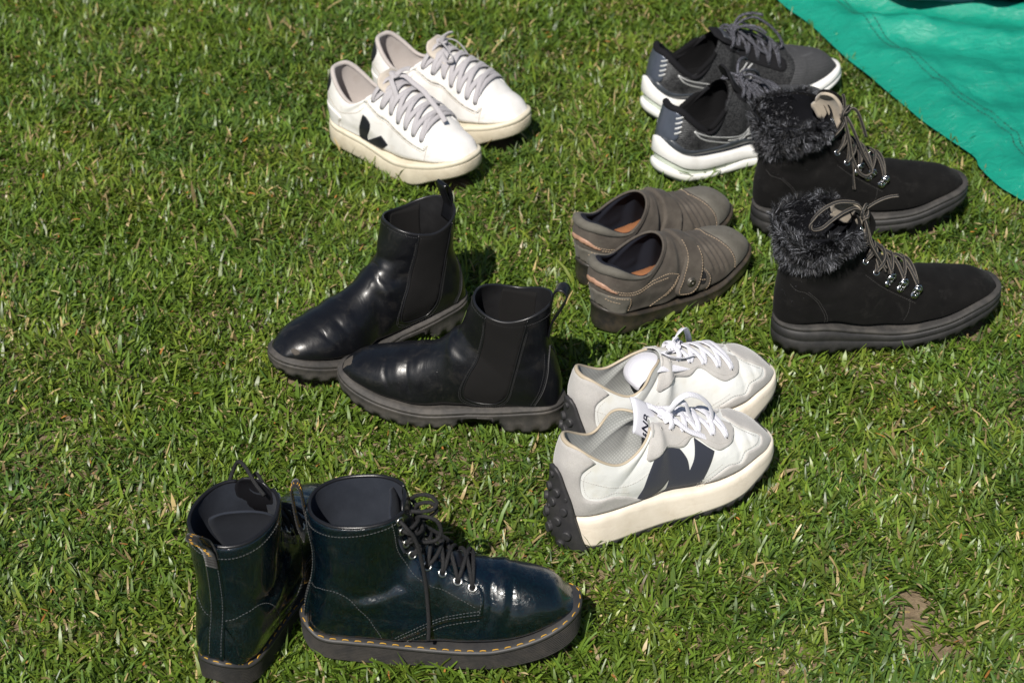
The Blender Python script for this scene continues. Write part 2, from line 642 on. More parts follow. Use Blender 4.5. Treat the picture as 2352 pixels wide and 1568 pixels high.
    def panel(s, name, poly, mat, parent, side=-1, off=0.1, thick=1.2, wrap=None, mode='side', step=2.6, seg=8, bulge=None, closed_pts=None):
        """a piece of material laid on the surface. wrap None: one side; 'back': half outline starting and ending on
        the back line, mirrored round the heel; 'front': same over the ridge"""
        C = catmull(poly, seg, closed=(wrap is None))
        if wrap is None:
            C = resample(np.concatenate([C, C[:1]]), step=step)[:-1]
        else:
            C = resample(C, step=step)
        u, t = s.snap(C, side, mode)
        if wrap == 'back':
            t[0] = t[-1] = 0
            t = np.abs(t)
            u = np.r_[u, u[::-1][1:-1]]
            t = np.r_[t, -t[::-1][1:-1]]
        elif wrap == 'front':
            t = np.abs(t)
            t[0] = t[-1] = np.pi
            u = np.r_[u, u[::-1][1:-1]]
            t = np.r_[t, 2 * np.pi - t[::-1][1:-1]]
        return s.panel_ut(name, u, t, mat, parent, off, thick, step, bulge)
    def panel_ut(s, name, u, t, mat, parent, off=0.1, thick=1.2, step=2.6, bulge=None):
        KU, KT = 330.0, 50.0
        B = np.stack([u * KU, t * KT], -1)
        keep = [0]
        for i in range(1, len(B)):
            if np.linalg.norm(B[i] - B[keep[-1]]) > .35:
                keep.append(i)
        if np.linalg.norm(B[keep[-1]] - B[keep[0]]) < .35:
            keep.pop()
        B = B[keep]
        lo, hi = B.min(0), B.max(0)
        g = step * 1.15
        gx, gy = np.meshgrid(np.arange(lo[0] + g / 2, hi[0], g), np.arange(lo[1] + g / 2, hi[1], g))
        I = np.stack([gx.ravel(), gy.ravel()], -1)
        # inside test and distance to the boundary
        A0, A1 = B, np.roll(B, -1, 0)
        ins = np.zeros(len(I), bool)
        dmin = np.full(len(I), 1e9)
        for p, q in zip(A0, A1):
            cond = (p[1] > I[:, 1]) != (q[1] > I[:, 1])
            with np.errstate(divide='ignore', invalid='ignore'):
                xi = (q[0] - p[0]) * (I[:, 1] - p[1]) / (q[1] - p[1]) + p[0]
            ins ^= cond & (I[:, 0] < xi)
            e = q - p
            tt = np.clip(((I - p) @ e) / max(e @ e, 1e-9), 0, 1)
            dmin = np.minimum(dmin, np.linalg.norm(I - (p + tt[:, None] * e), axis=1))
        ok = ins & (dmin > step * .45)
        I, dmin = I[ok], dmin[ok]
        nb = len(B)
        allp = np.concatenate([B, I])
        res = geometry.delaunay_2d_cdt([Vector(p) for p in allp], [(i, (i + 1) % nb) for i in range(nb)], [], 1, 1e-4)
        vv = np.array([[v.x, v.y] for v in res[0]])
        faces = [tuple(f) for f in res[2]]
        orig = res[3]
        isb = np.array([any(o < nb for o in og) for og in orig])
        h = np.where(isb, off + thick * .55, off + thick)
        if bulge is not None:
            h = h + bulge * (~isb)
        X, N = s.ev(vv[:, 0] / KU, vv[:, 1] / KT, h, True)
        # skirt
        edge = {}
        for f in faces:
            for a, b in zip(f, f[1:] + f[:1]):
                edge[(a, b)] = edge.get((a, b), 0) + 1
        be = [(a, b) for (a, b) in edge if (b, a) not in edge]
        bi = sorted({i for e in be for i in e})
        mp = {i: len(vv) + k for k, i in enumerate(bi)}
        Y = X[bi] - N[bi] * (thick * .55 + max(off, 0) + .5)
        F = list(faces) + [(b, a, mp[a], mp[b]) for a, b in be]
        if not faces: print('EMPTY', name, u, t)
        f0 = faces[len(faces) // 2]
        nn = np.cross(X[f0[1]] - X[f0[0]], X[f0[2]] - X[f0[0]])
        flip = (nn @ N[f0[0]]) < 0
        if flip != s.mir:
            F = [f[::-1] for f in F]
        return mesh_np(name, s.flipy(np.concatenate([X, Y])), F, mat, parent)

def stitch(J, X, N, length=2.6, gap=1.2, r=.35, lift=.25):
    """row of little thread capsules along a surface line"""
    d = np.r_[0, np.cumsum(np.linalg.norm(np.diff(X, axis=0), axis=1))]
    s0 = 0.0
    while s0 + length < d[-1]:
        q = [np.array([np.interp(s0 + length * k, d, X[:, c]) for c in range(3)]) for k in (0, .25, .75, 1)]
        nn = np.array([np.interp(s0 + length / 2, d, N[:, c]) for c in range(3)])
        P = np.array(q) + unit(nn) * np.array([lift - r, lift, lift, lift - r])[:, None]
        V, F = sweep(P, r, 4, normal=np.tile(nn, (4, 1)))
        J.add(V, F)
        s0 += length + gap

def seam(J, X, N, r=.5, lift=.1):
    V, F = sweep(X + N * lift, r, 5)
    J.add(V, F)

def place(px):                     # heel and toe of a sole on the lawn (world metres) -> location and heading
    (x0, y0), (x1, y1) = px
    return (x0, y0, 0.0), math.atan2(y1 - y0, x1 - x0), math.hypot(x1 - x0, y1 - y0) * 1000
# ------------------------------------------------------------------ where things stand (world metres: heel, toe)
POSE = {
    'white_right': ((-0.261, 2.845), (-0.0421, 2.6803)),
    'white_left': ((-0.204, 2.94), (0.0345, 2.8023)),
    'run_right': ((0.205, 2.714), (0.478, 2.882)),
    'run_left': ((0.196, 2.899), (0.5, 2.997)),
    'fur_right': ((0.3295, 2.29), (0.6225, 2.359)),
    'fur_left': ((0.329, 2.576), (0.624, 2.621)),
    'brown_right': ((0.1065, 2.3196), (0.3085, 2.4906)),
    'brown_left': ((0.0895, 2.4242), (0.2905, 2.5912)),
    'chelsea_left': ((0.064, 2.12), (-0.212, 2.187)),
    'chelsea_right': ((-0.062, 2.366), (-0.2932, 2.2065)),
    'runner_right': ((0.056, 1.908), (0.3034, 2.0336)),
    'runner_left': ((0.075, 2.0368), (0.3234, 2.1705)),
    'doc_right': ((-0.222, 1.731), (0.073, 1.736)),
    'doc_left': ((-0.303, 1.651), (-0.1973, 1.9264)),
}
FEET = {
    'white': dict(L=260, W=97, toe=2.4), 'run': dict(L=318, W=106, toe=2.0), 'fur': dict(L=302, W=104, toe=2.3),
    'brown': dict(L=267, W=92, toe=2.2), 'chelsea': dict(L=283, W=98, toe=2.2), 'runner': dict(L=270, W=102, toe=2.1),
    'doc': dict(L=295, W=101, toe=2.35),
}
def foot_for(key):
    k, side = key.rsplit('_', 1)
    f = Foot(mirror=(side == 'left'), **FEET[k])
    return f
TARP_EDGE = [(.40, 3.42), (.447, 3.285), (.483, 3.212), (.525, 3.095), (.553, 3.033), (.565, 3.002), (.598, 2.922), (.615, 2.881), (.643, 2.828),
             (.672, 2.774), (.674, 2.743), (.693, 2.687), (.718, 2.647), (.78, 2.53), (.84, 2.42)]

def foot_polys(shrink=-5):
    out = []
    for key, px in POSE.items():
        loc, rz, _ = place(px)
        o = offset_loop(foot_for(key).outline(60), shrink) * .001
        c, s = math.cos(rz), math.sin(rz)
        out.append(np.stack([loc[0] + o[:, 0] * c - o[:, 1] * s, loc[1] + o[:, 0] * s + o[:, 1] * c], -1))
    return out

def inside(poly, X, Y):
    r = np.zeros(X.shape, bool)
    for p, q in zip(poly, np.roll(poly, -1, 0)):
        cond = (p[1] > Y) != (q[1] > Y)
        with np.errstate(divide='ignore', invalid='ignore'):
            xi = (q[0] - p[0]) * (Y - p[1]) / (q[1] - p[1]) + p[0]
        r ^= cond & (X < xi)
    return r

def vnoise(X, Y, scale, seed=0):
    """smooth value noise in 0..1"""
    g = np.random.default_rng(seed).random((64, 64))
    x, y = X * scale + 1000, Y * scale + 1000
    i, j = np.floor(x).astype(int), np.floor(y).astype(int)
    fx, fy = x - i, y - j
    fx, fy = fx * fx * (3 - 2 * fx), fy * fy * (3 - 2 * fy)
    a = g[i % 64, j % 64] * (1 - fx) + g[(i + 1) % 64, j % 64] * fx
    b = g[i % 64, (j + 1) % 64] * (1 - fx) + g[(i + 1) % 64, (j + 1) % 64] * fx
    return a * (1 - fy) + b * fy

# ------------------------------------------------------------------ ground
SOIL_Z = -.014
def soil_material():
    t = NT('soil')
    c = t.mix(t.ramp(t.noise(9, 6, .65), [(.35, 0), (.7, 1)]), (.13, .095, .06), (.25, .19, .125))
    c = t.mix(t.ramp(t.noise(160, 4), [(.45, 0), (.7, .7)]), c, (.28, .22, .14))
    sx = t.n('ShaderNodeVectorMath', operation='DISTANCE')
    t.set(sx.inputs[0], t.tc)
    sx.inputs[1].default_value = (0, 2.4, 0)
    far = t.ramp(t.math('MULTIPLY', sx.outputs['Value'], .25), [(.30, 0), (.55, 1)])
    green = t.mix(t.ramp(t.noise(14, 6, .7), [(.35, 0), (.65, 1)]), (.055, .095, .016), (.095, .15, .026))
    c = t.mix(far, c, green)
    t.p(color=c, rough=1.0, spec=.1, normal=t.bump(t.noise(120, 6, .7), .8, .004))
    return t.m
def build_ground():
    # fine sheet under the view, continued far out as a coarse one
    n = 90
    xs = np.r_[-60, -20, -6, np.linspace(-1.6, 1.6, n), 6, 20, 60]
    ys = np.r_[-40, -10, 0, np.linspace(1.2, 4.2, n), 8, 25, 80]
    X, Y = np.meshgrid(xs, ys, indexing='ij')
    Z = SOIL_Z + (vnoise(X, Y, 7, 3) - .5) * .008 + (vnoise(X, Y, 23, 4) - .5) * .003
    V = np.stack([X, Y, Z], -1).reshape(-1, 3)
    o = mesh_np('ground', V, grid_faces(len(xs), len(ys)), soil_material(), mm=False)
    o['kind'] = 'structure'
build_ground()

# ------------------------------------------------------------------ grass
def grass_material():
    m = bpy.data.materials.new('grass_blade')
    m.use_nodes = True
    t = m.node_tree
    b = t.nodes['Principled BSDF']
    a = t.nodes.new('ShaderNodeAttribute')
    a.attribute_name = 'tint'
    t.links.new(a.outputs['Color'], b.inputs['Base Color'])
    b.inputs['Roughness'].default_value = .36
    b.inputs['Specular IOR Level'].default_value = .36
    tr = t.nodes.new('ShaderNodeBsdfTranslucent')
    mx = t.nodes.new('ShaderNodeMix')
    mx.data_type = 'RGBA'
    mx.blend_type = 'MULTIPLY'
    mx.inputs[0].default_value = 1
    t.links.new(a.outputs['Color'], mx.inputs[6])
    mx.inputs[7].default_value = (1.5, 1.6, .5, 1)
    t.links.new(mx.outputs[2], tr.inputs['Color'])
    sh = t.nodes.new('ShaderNodeMixShader')
    sh.inputs[0].default_value = .3
    t.links.new(b.outputs[0], sh.inputs[1])
    t.links.new(tr.outputs[0], sh.inputs[2])
    t.links.new(sh.outputs[0], t.nodes['Material Output'].inputs['Surface'])
    return m

GRASS_M = grass_material()

def blades(name, X, Y, Z, az, a0, a1, ln, w, tint, cut, side=None):
    """leaf blades: each bends from angle a0 to a1 (from the vertical) in direction az; tint (n,3)"""
    n = len(X)
    K = 4                                   # four stations, the last a tip edge or point
    t = np.array([0, .36, .7, 1.0])
    ang = a0[:, None] + (a1 - a0)[:, None] * t[None] ** .8
    seg = np.diff(t)
    am = (ang[:, 1:] + ang[:, :-1]) / 2
    h = np.concatenate([np.zeros((n, 1)), np.cumsum(np.sin(am) * seg, 1)], 1) * ln[:, None]
    v = np.concatenate([np.zeros((n, 1)), np.cumsum(np.cos(am) * seg, 1)], 1) * ln[:, None]
    bend = (rng.random(n) - .5) * .5        # sideways curl
    ax = az[:, None] + bend[:, None] * t[None]
    px = X[:, None] + h * np.cos(ax)
    py = Y[:, None] + h * np.sin(ax)
    pz = Z[:, None] + v
    tw = (rng.random(n) - .5) * 1.6
    roll = tw[:, None] * (t[None] * .8 + .2)
    wid = w[:, None] * np.stack([np.full(n, .8), np.ones(n), np.full(n, .82), np.where(cut, .5, .04)], 1) * .5
    # width direction: horizontal normal to az, rolled
    wx, wy = -np.sin(ax) * np.cos(roll), np.cos(ax) * np.cos(roll)
    wz = np.sin(roll)
    Lp = np.stack([px - wx * wid, py - wy * wid, pz - wz * wid], -1)
    Rp = np.stack([px + wx * wid, py + wy * wid, pz + wz * wid], -1)
    V = np.stack([Lp, Rp], 2).reshape(n, 2 * K, 3)
    base = np.arange(n)[:, None, None] * (2 * K)
    q = np.array([[0, 1, 3, 2], [2, 3, 5, 4], [4, 5, 7, 6]])[None]
    F = (base + q).reshape(-1, 4)
    o = mesh_np(name, V.reshape(-1, 3), F, GRASS_M, mm=False, smooth=True)
    at = o.data.attributes.new('tint', 'FLOAT_COLOR', 'POINT')
    C = np.ones((n, 2 * K, 4))
    # blade tint is darker at the root and paler towards the tip
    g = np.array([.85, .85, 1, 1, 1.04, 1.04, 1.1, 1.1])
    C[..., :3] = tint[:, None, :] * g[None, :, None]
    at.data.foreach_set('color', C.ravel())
    return o

def in_view(X, Y, pad):
    hw = (.529 + (Y - 1.667) * (.849 - .529) / (3.31 - 1.667))
    return (np.abs(X) < hw + pad) & (Y > 1.60 - pad) & (Y < 3.36 + pad)

def tarp_x(Y):
    e = np.array(TARP_EDGE)[::-1]
    return np.interp(Y, e[:, 1], e[:, 0])

BARE = [(.43, 1.775, .024, .058), (.455, 1.726, .042, .018), (.57, 1.71, .05, .012), (-.36, 2.83, .04, .012), (-.6, 3.22, .04, .02)]

def build_grass():
    polys = foot_polys(-9)
    n = 340000
    Y = 1.5 + rng.random(n) * 2.0
    X = (rng.random(n) - .5) * 2.1
    keep = in_view(X, Y, .10)
    keep &= ~((X > tarp_x(Y) + .012) & (Y > 2.4))
    for p in polys:
        keep &= ~inside(p, X, Y)
    for bx, by, rx, ry in BARE:
        d = ((X - bx) / rx)**2 + ((Y - by) / ry)**2 + (vnoise(X, Y, 60, 9) - .5) * 1.1
        keep &= ~((d < 1) & (rng.random(n) < .9))
    dens = .84 + .25 * vnoise(X, Y, 14, 1)
    keep &= rng.random(n) < dens
    X, Y = X[keep], Y[keep]
    # blades springing up against the soles
    fx, fy = [], []
    for p in foot_polys(0):
        k = rng.integers(0, len(p), 560)
        t = rng.random(560)[:, None]
        q = p[k] * (1 - t) + np.roll(p, -1, 0)[k] * t
        c = p.mean(0)
        q = q + unit(q - c) * (rng.random(560)[:, None] * .010 - .0005)
        fx.append(q[:, 0])
        fy.append(q[:, 1])
    fx, fy = np.concatenate(fx), np.concatenate(fy)
    ok = np.ones(len(fx), bool)
    for p in foot_polys(-1):
        ok &= ~inside(p, fx, fy)
    X, Y = np.r_[X, fx[ok]], np.r_[Y, fy[ok]]
    n_fringe = int(ok.sum())
    n = len(X)
    Z = np.full(n, SOIL_Z - .002)
    flow = vnoise(X, Y, 5, 21) * 4 * np.pi + vnoise(X, Y, 16, 22) * 3
    az = np.where(rng.random(n) < .35, flow + rng.normal(0, .9, n), rng.random(n) * 2 * np.pi)
    lie = rng.random(n)
    a0 = R(6) + R(50) * rng.random(n)
    a1 = a0 + R(15) + R(62) * rng.random(n) ** .8
    hgt = .80 + .26 * vnoise(X, Y, 11, 5)
    ln = (.017 + .019 * rng.random(n) ** 1.2) * hgt
    long_ = rng.random(n) < .035
    ln = np.where(long_, ln * 1.45, ln)
    ln[-n_fringe:] *= 1.25
    w = (.0017 + .0027 * rng.random(n) ** 1.3)
    w = np.where(rng.random(n) < .07, w * 1.45, w)
    cut = rng.random(n) < .42
    # leaf colours: fresh green, bluish, yellowish, straw
    k = rng.random(n)
    patch = vnoise(X, Y, 6, 31)
    patch2 = vnoise(X, Y, 19, 32)
    fresh = np.array([.124, .203, .024])
    blue = np.array([.082, .158, .040])
    yel = np.array([.250, .285, .040])
    straw = np.array([.46, .35, .17])
    tint = fresh + (blue - fresh) * np.clip((patch - .35) * .8 + .08 + rng.normal(0, .38, n), 0, 1)[:, None]
    ymix = np.clip((patch2 - .45) * .8 + rng.normal(0, .3, n), 0, 1)
    tint = tint + (yel - tint) * (ymix * .75)[:, None]
    dead = k < .03 + .05 * (patch2 > .62)
    tint[dead] = straw * (.6 + .6 * rng.random((dead.sum(), 1)))
    tint *= (.42 + .84 * rng.random((n, 1)))
    o = blades('grass', X, Y, Z, az, a0, a1, ln, w, tint, cut)
    o['kind'] = 'stuff'
    o['label'] = 'short mown lawn of mixed green grass blades'
    # the lawn goes on all round, a little coarser away from the shoes
    m = 330000
    Y3 = -.2 + rng.random(m) * 5.6
    X3 = (rng.random(m) - .5) * 5.2
    kp = ~in_view(X3, Y3, .09) & ~((X3 > tarp_x(Y3) + .012) & (Y3 > 2.2) & (X3 < 2.2) & (Y3 < 4.0))
    kp &= rng.random(m) < np.clip(1.25 - .42 * np.hypot(X3, Y3 - 2.4), .3, 1)
    X3, Y3 = X3[kp], Y3[kp]
    m = len(X3)
    tn = fresh + (blue - fresh) * rng.random((m, 1)) + (yel - fresh) * (rng.random((m, 1)) * .4)
    tn *= (.44 + .84 * rng.random((m, 1)))
    o = blades('grass', X3, Y3, np.full(m, SOIL_Z - .002), rng.random(m) * 6.28, R(6) + R(50) * rng.random(m), R(50) + R(50) * rng.random(m),
               .024 + .022 * rng.random(m), .0034 + .0036 * rng.random(m), tn, rng.random(m) < .4)
    o['kind'] = 'stuff'
    o['label'] = 'mown lawn continuing beyond the shoes on every side'
    # dead clippings lying on and between the blades
    m = 14000
    Y2 = 1.5 + rng.random(m) * 2.0
    X2 = (rng.random(m) - .5) * 2.1
    kp = in_view(X2, Y2, .08) & ~((X2 > tarp_x(Y2) - .01) & (Y2 > 2.4))
    for p in foot_polys(8):
        kp &= ~inside(p, X2, Y2)
    kp &= rng.random(m) < .15 + .85 * vnoise(X2, Y2, 12, 41)**1.5
    X2, Y2 = X2[kp], Y2[kp]
    m = len(X2)
    tint = np.array([.52, .42, .22]) * (.5 + .65 * rng.random((m, 1)))
    org = rng.random(m) < .16
    tint[org] = np.array([.5, .22, .06]) * (.6 + .5 * rng.random((org.sum(), 1)))
    o = blades('dry_clippings', X2, Y2, SOIL_Z + .005 + .016 * rng.random(m), rng.random(m) * 6.28, R(55) + R(30) * rng.random(m),
               R(80) + R(30) * rng.random(m), .003 + .012 * rng.random(m)**3, .0010 + .0016 * rng.random(m), tint, rng.random(m) < .6)
    o['kind'] = 'stuff'
    o['label'] = 'straw coloured dead grass clippings scattered through the lawn'
build_grass()
# ------------------------------------------------------------------ green groundsheet with a dark blue bundle lying on it
def tarp_material():
    t = NT('green_tarpaulin')
    a = t.wave(110, vec=t.mapping(rot=(0, 0, R(28))), dirn='X')
    b = t.wave(110, vec=t.mapping(rot=(0, 0, R(28))), dirn='Y')
    h = t.math('MAXIMUM', a, b)
    col = t.mix(t.ramp(t.noise(5, 5, .6), [(.35, 0), (.7, 1)]), (.006, .225, .15), (.010, .28, .19))
    col = t.mix(t.ramp(h, [(.55, 0), (.95, .35)]), col, (.015, .34, .24))
    nb = t.bump(h, .5, .0010)
    nb = t.bump(t.noise(34, 6, .62, dist=.9, vec=t.mapping((1, 1.7, 1))), .55, .006, nb)
    nb = t.bump(t.noise(110, 4, .6, dist=.5), .25, .0015, nb)
    t.p(color=col, rough=.28, normal=nb, spec=.5)
    return t.m
def build_tarp():
    root = thing('groundsheet', 'green plastic groundsheet spread over the grass, hem stitched with dark thread', 'tarpaulin', loc=(.9, 3.0, 0))
    e = np.array(TARP_EDGE)
    e = np.concatenate([[(.30, 3.62), (.22, 3.8)][::-1], e, [(.95, 2.2), (1.05, 1.98)]])
    E = resample(catmull([tuple(p) for p in e], 6), n=190)
    inn = unit(np.array([[.8, .55]]))[0]
    nv = 120
    v = np.linspace(0, 1, nv)**1.25
    X = E[:, None, 0] + inn[0] * v[None] * .95
    Y = E[:, None, 1] + inn[1] * v[None] * .95
    d = v[None] * .95
    w = lambda sc, sd: vnoise(X, Y, sc, sd) - .5
    Z = .000 + .012 * smoothstep(0, .05, d) + .015 * w(7, 71) * smoothstep(0, .12, d) + .010 * w(17, 72) * smoothstep(0, .06, d) + .005 * (np.abs(w(26, 76)) * 2)**.7 * smoothstep(0, .05, d) + .003 * (np.abs(w(55, 77)) * 2)**.7 * smoothstep(0, .04, d)
    # long folds running roughly parallel to the far edge
    q = X * .25 + Y * .97 + .05 * w(5, 73)
    fold = lambda c, wd, h: h * np.exp(-((q - c) / wd)**2)
    Z = Z + (fold(2.72, .022, .006) + fold(2.80, .03, .010) + fold(2.90, .02, .006) + fold(2.97, .035, .014) + fold(3.10, .03, .012) + fold(3.22, .03, .018) + fold(3.33, .025, .02)) * smoothstep(.02, .10, d) * (.4 + 1.2 * vnoise(X, Y, 5, 75))
    Z = np.maximum(Z, SOIL_Z + .012)
    hem = .0022 * (1 - smoothstep(.096, .104, d))
    G = np.stack([X, Y, Z + hem], -1)
    o = mesh_np('sheet', G.reshape(-1, 3) - np.array([.9, 3.0, 0]), grid_faces(190, nv), tarp_material(), root, mm=False)
    so = o.modifiers.new('thickness', 'SOLIDIFY')
    so.thickness = .0012
    so.offset = -1
    # two rows of hem stitching
    tm = m_plain('dark_green_thread', (.006, .022, .018), .8)
    for dd in (.070, .082):
        J = Joiner()
        k = np.interp(dd, d[0], np.arange(nv))
        P = np.array([[np.interp(k, np.arange(nv), G[i, :, c]) for c in range(3)] for i in range(190)])
        P = resample(P, step=.004)
        P[:, 2] += .0009
        for i in range(0, len(P) - 2, 2):
            V, F = sweep(np.stack([P[i], P[i + 1] + (P[i + 2] - P[i + 1]) * .35]) * 1000, 1.15, 4)
            J.add(V - np.array([900, 3000, 0]), F)
        J.build('hem_stitching', tm, root, stuff=True)
    return G
TARP = build_tarp()

def build_bundle():
    """edge of a dark blue quilted bag at the top of the picture"""
    t = NT('navy_shell_fabric')
    col = t.mix(t.ramp(t.noise(8, 4), [(.4, 0), (.7, 1)]), (.014, .036, .12), (.022, .058, .18))
    nb = t.bump(t.noise(38, 5, .6, dist=1.2), .6, .006)
    t.p(color=col, rough=.42, normal=nb, spec=.5, sheen=.1)
    root = thing('duffel_bag', 'dark blue crumpled fabric bag lying on the green groundsheet', 'bag', loc=(.80, 3.43, .03))
    rings, n = 34, 40
    us = np.linspace(0, 1, rings)
    V = []
    for u in us:
        x = -.32 + .64 * u
        e = (1 - abs(2 * u - 1)**3.2)**(1 / 3.2) if 0 < u < 1 else 0.02
        ry, rz_ = .235 * e, .125 * e
        a = np.linspace(0, 2 * np.pi, n, endpoint=False)
        wob = 1 + .05 * np.sin(3 * a + 9 * u) + .035 * np.sin(7 * a - 21 * u) + .03 * np.sin(31 * u + 2 * a)
        y = ry * np.sign(np.cos(a)) * np.abs(np.cos(a))**.8 * wob
        z = rz_ * np.sign(np.sin(a)) * np.abs(np.sin(a))**.8 * wob
        z = np.maximum(z, -.10 * e) + .10
        V.append(np.stack([np.full(n, x), y, z], -1))
    V = np.concatenate(V)
    body = mesh_np('body', V, grid_faces(rings, n, True), t.m, root, mm=False)
    root.rotation_euler = (0, 0, R(4))
    tm = m_plain('navy_seam', (.004, .009, .025), .6)
    a = np.linspace(0, 2 * np.pi, 60)
    for u in (.25, .75):
        x = -320 + 640 * u
        V, F = sweep(np.stack([np.full(60, x), 238 * np.sign(np.cos(a)) * np.abs(np.cos(a))**.8, np.maximum(128 * np.sign(np.sin(a)) * np.abs(np.sin(a))**.8, -100) + 100], -1), 0, 8, None, (12, 1.5), cap=False)
        mesh_np('strap', V, F, tm, root)
build_bundle()
# ------------------------------------------------------------------ the seven lasts (mm): sole top and bottom curves, ridge line over the toes, then sections fanning round the heel up to the collar
ZT = {'doc': [(0, 43), (10, 37), (22, 31), (52, 29), (71, 27), (128, 21), (186, 24), (243, 37), (271, 47), (295, 57)],
      'chelsea': [(0, 40), (23, 39), (92, 27), (160, 20), (210, 27), (253, 37), (271, 42), (283, 45)],
      'fur': [(0, 42), (54, 40), (102, 30), (148, 24), (214, 35), (262, 50), (302, 56)],
      'brown': [(0, 40), (34, 27), (93, 16), (142, 12), (174, 14), (219, 27), (267, 35)],
      'run': [(0, 66), (15, 53), (28, 43), (65, 31), (125, 28), (160, 24), (230, 28), (318, 44)],
      'runner': [(0, 33), (40, 37), (85, 40), (148, 39), (204, 47), (228, 54), (270, 56)],
      'white': [(0, 38), (71, 31), (134, 22), (205, 36), (250, 49), (260, 52)]}
ZBOT = {'doc': [(0, 16), (12, 6), (51, 1), (109, -4), (185, -1), (243, 8), (281, 17), (295, 23)],
        'chelsea': [(0, 8), (32, 4), (92, 0), (170, -3), (232, 8), (264, 18), (283, 26)],
        'fur': [(0, 7), (57, 1), (150, -3), (217, 9), (266, 23), (302, 34)],
        'brown': [(0, 6), (41, -1), (93, -3), (143, -5), (175, -3), (210, 7), (267, 20)],
        'run': [(0, 14), (39, 0), (87, -3), (160, -2), (230, 6), (318, 28)],
        'runner': [(0, -7), (80, -2), (138, 3), (206, 14), (228, 25), (270, 40)],
        'white': [(0, 7), (60, 2), (133, -5), (180, -1), (222, 17), (260, 29)]}
def curve(pts):
    xs, zs = zip(*pts)
    def f(x):
        x = np.asarray(x, float)
        return pchip(xs, zs, np.clip(x, xs[0], xs[-1]))
    return f
def ztop(k):
    return curve(ZT[k])
def zbot(k):
    return curve(ZBOT[k])
LO = dict(m=.36, nl=4.0, n=2.3)
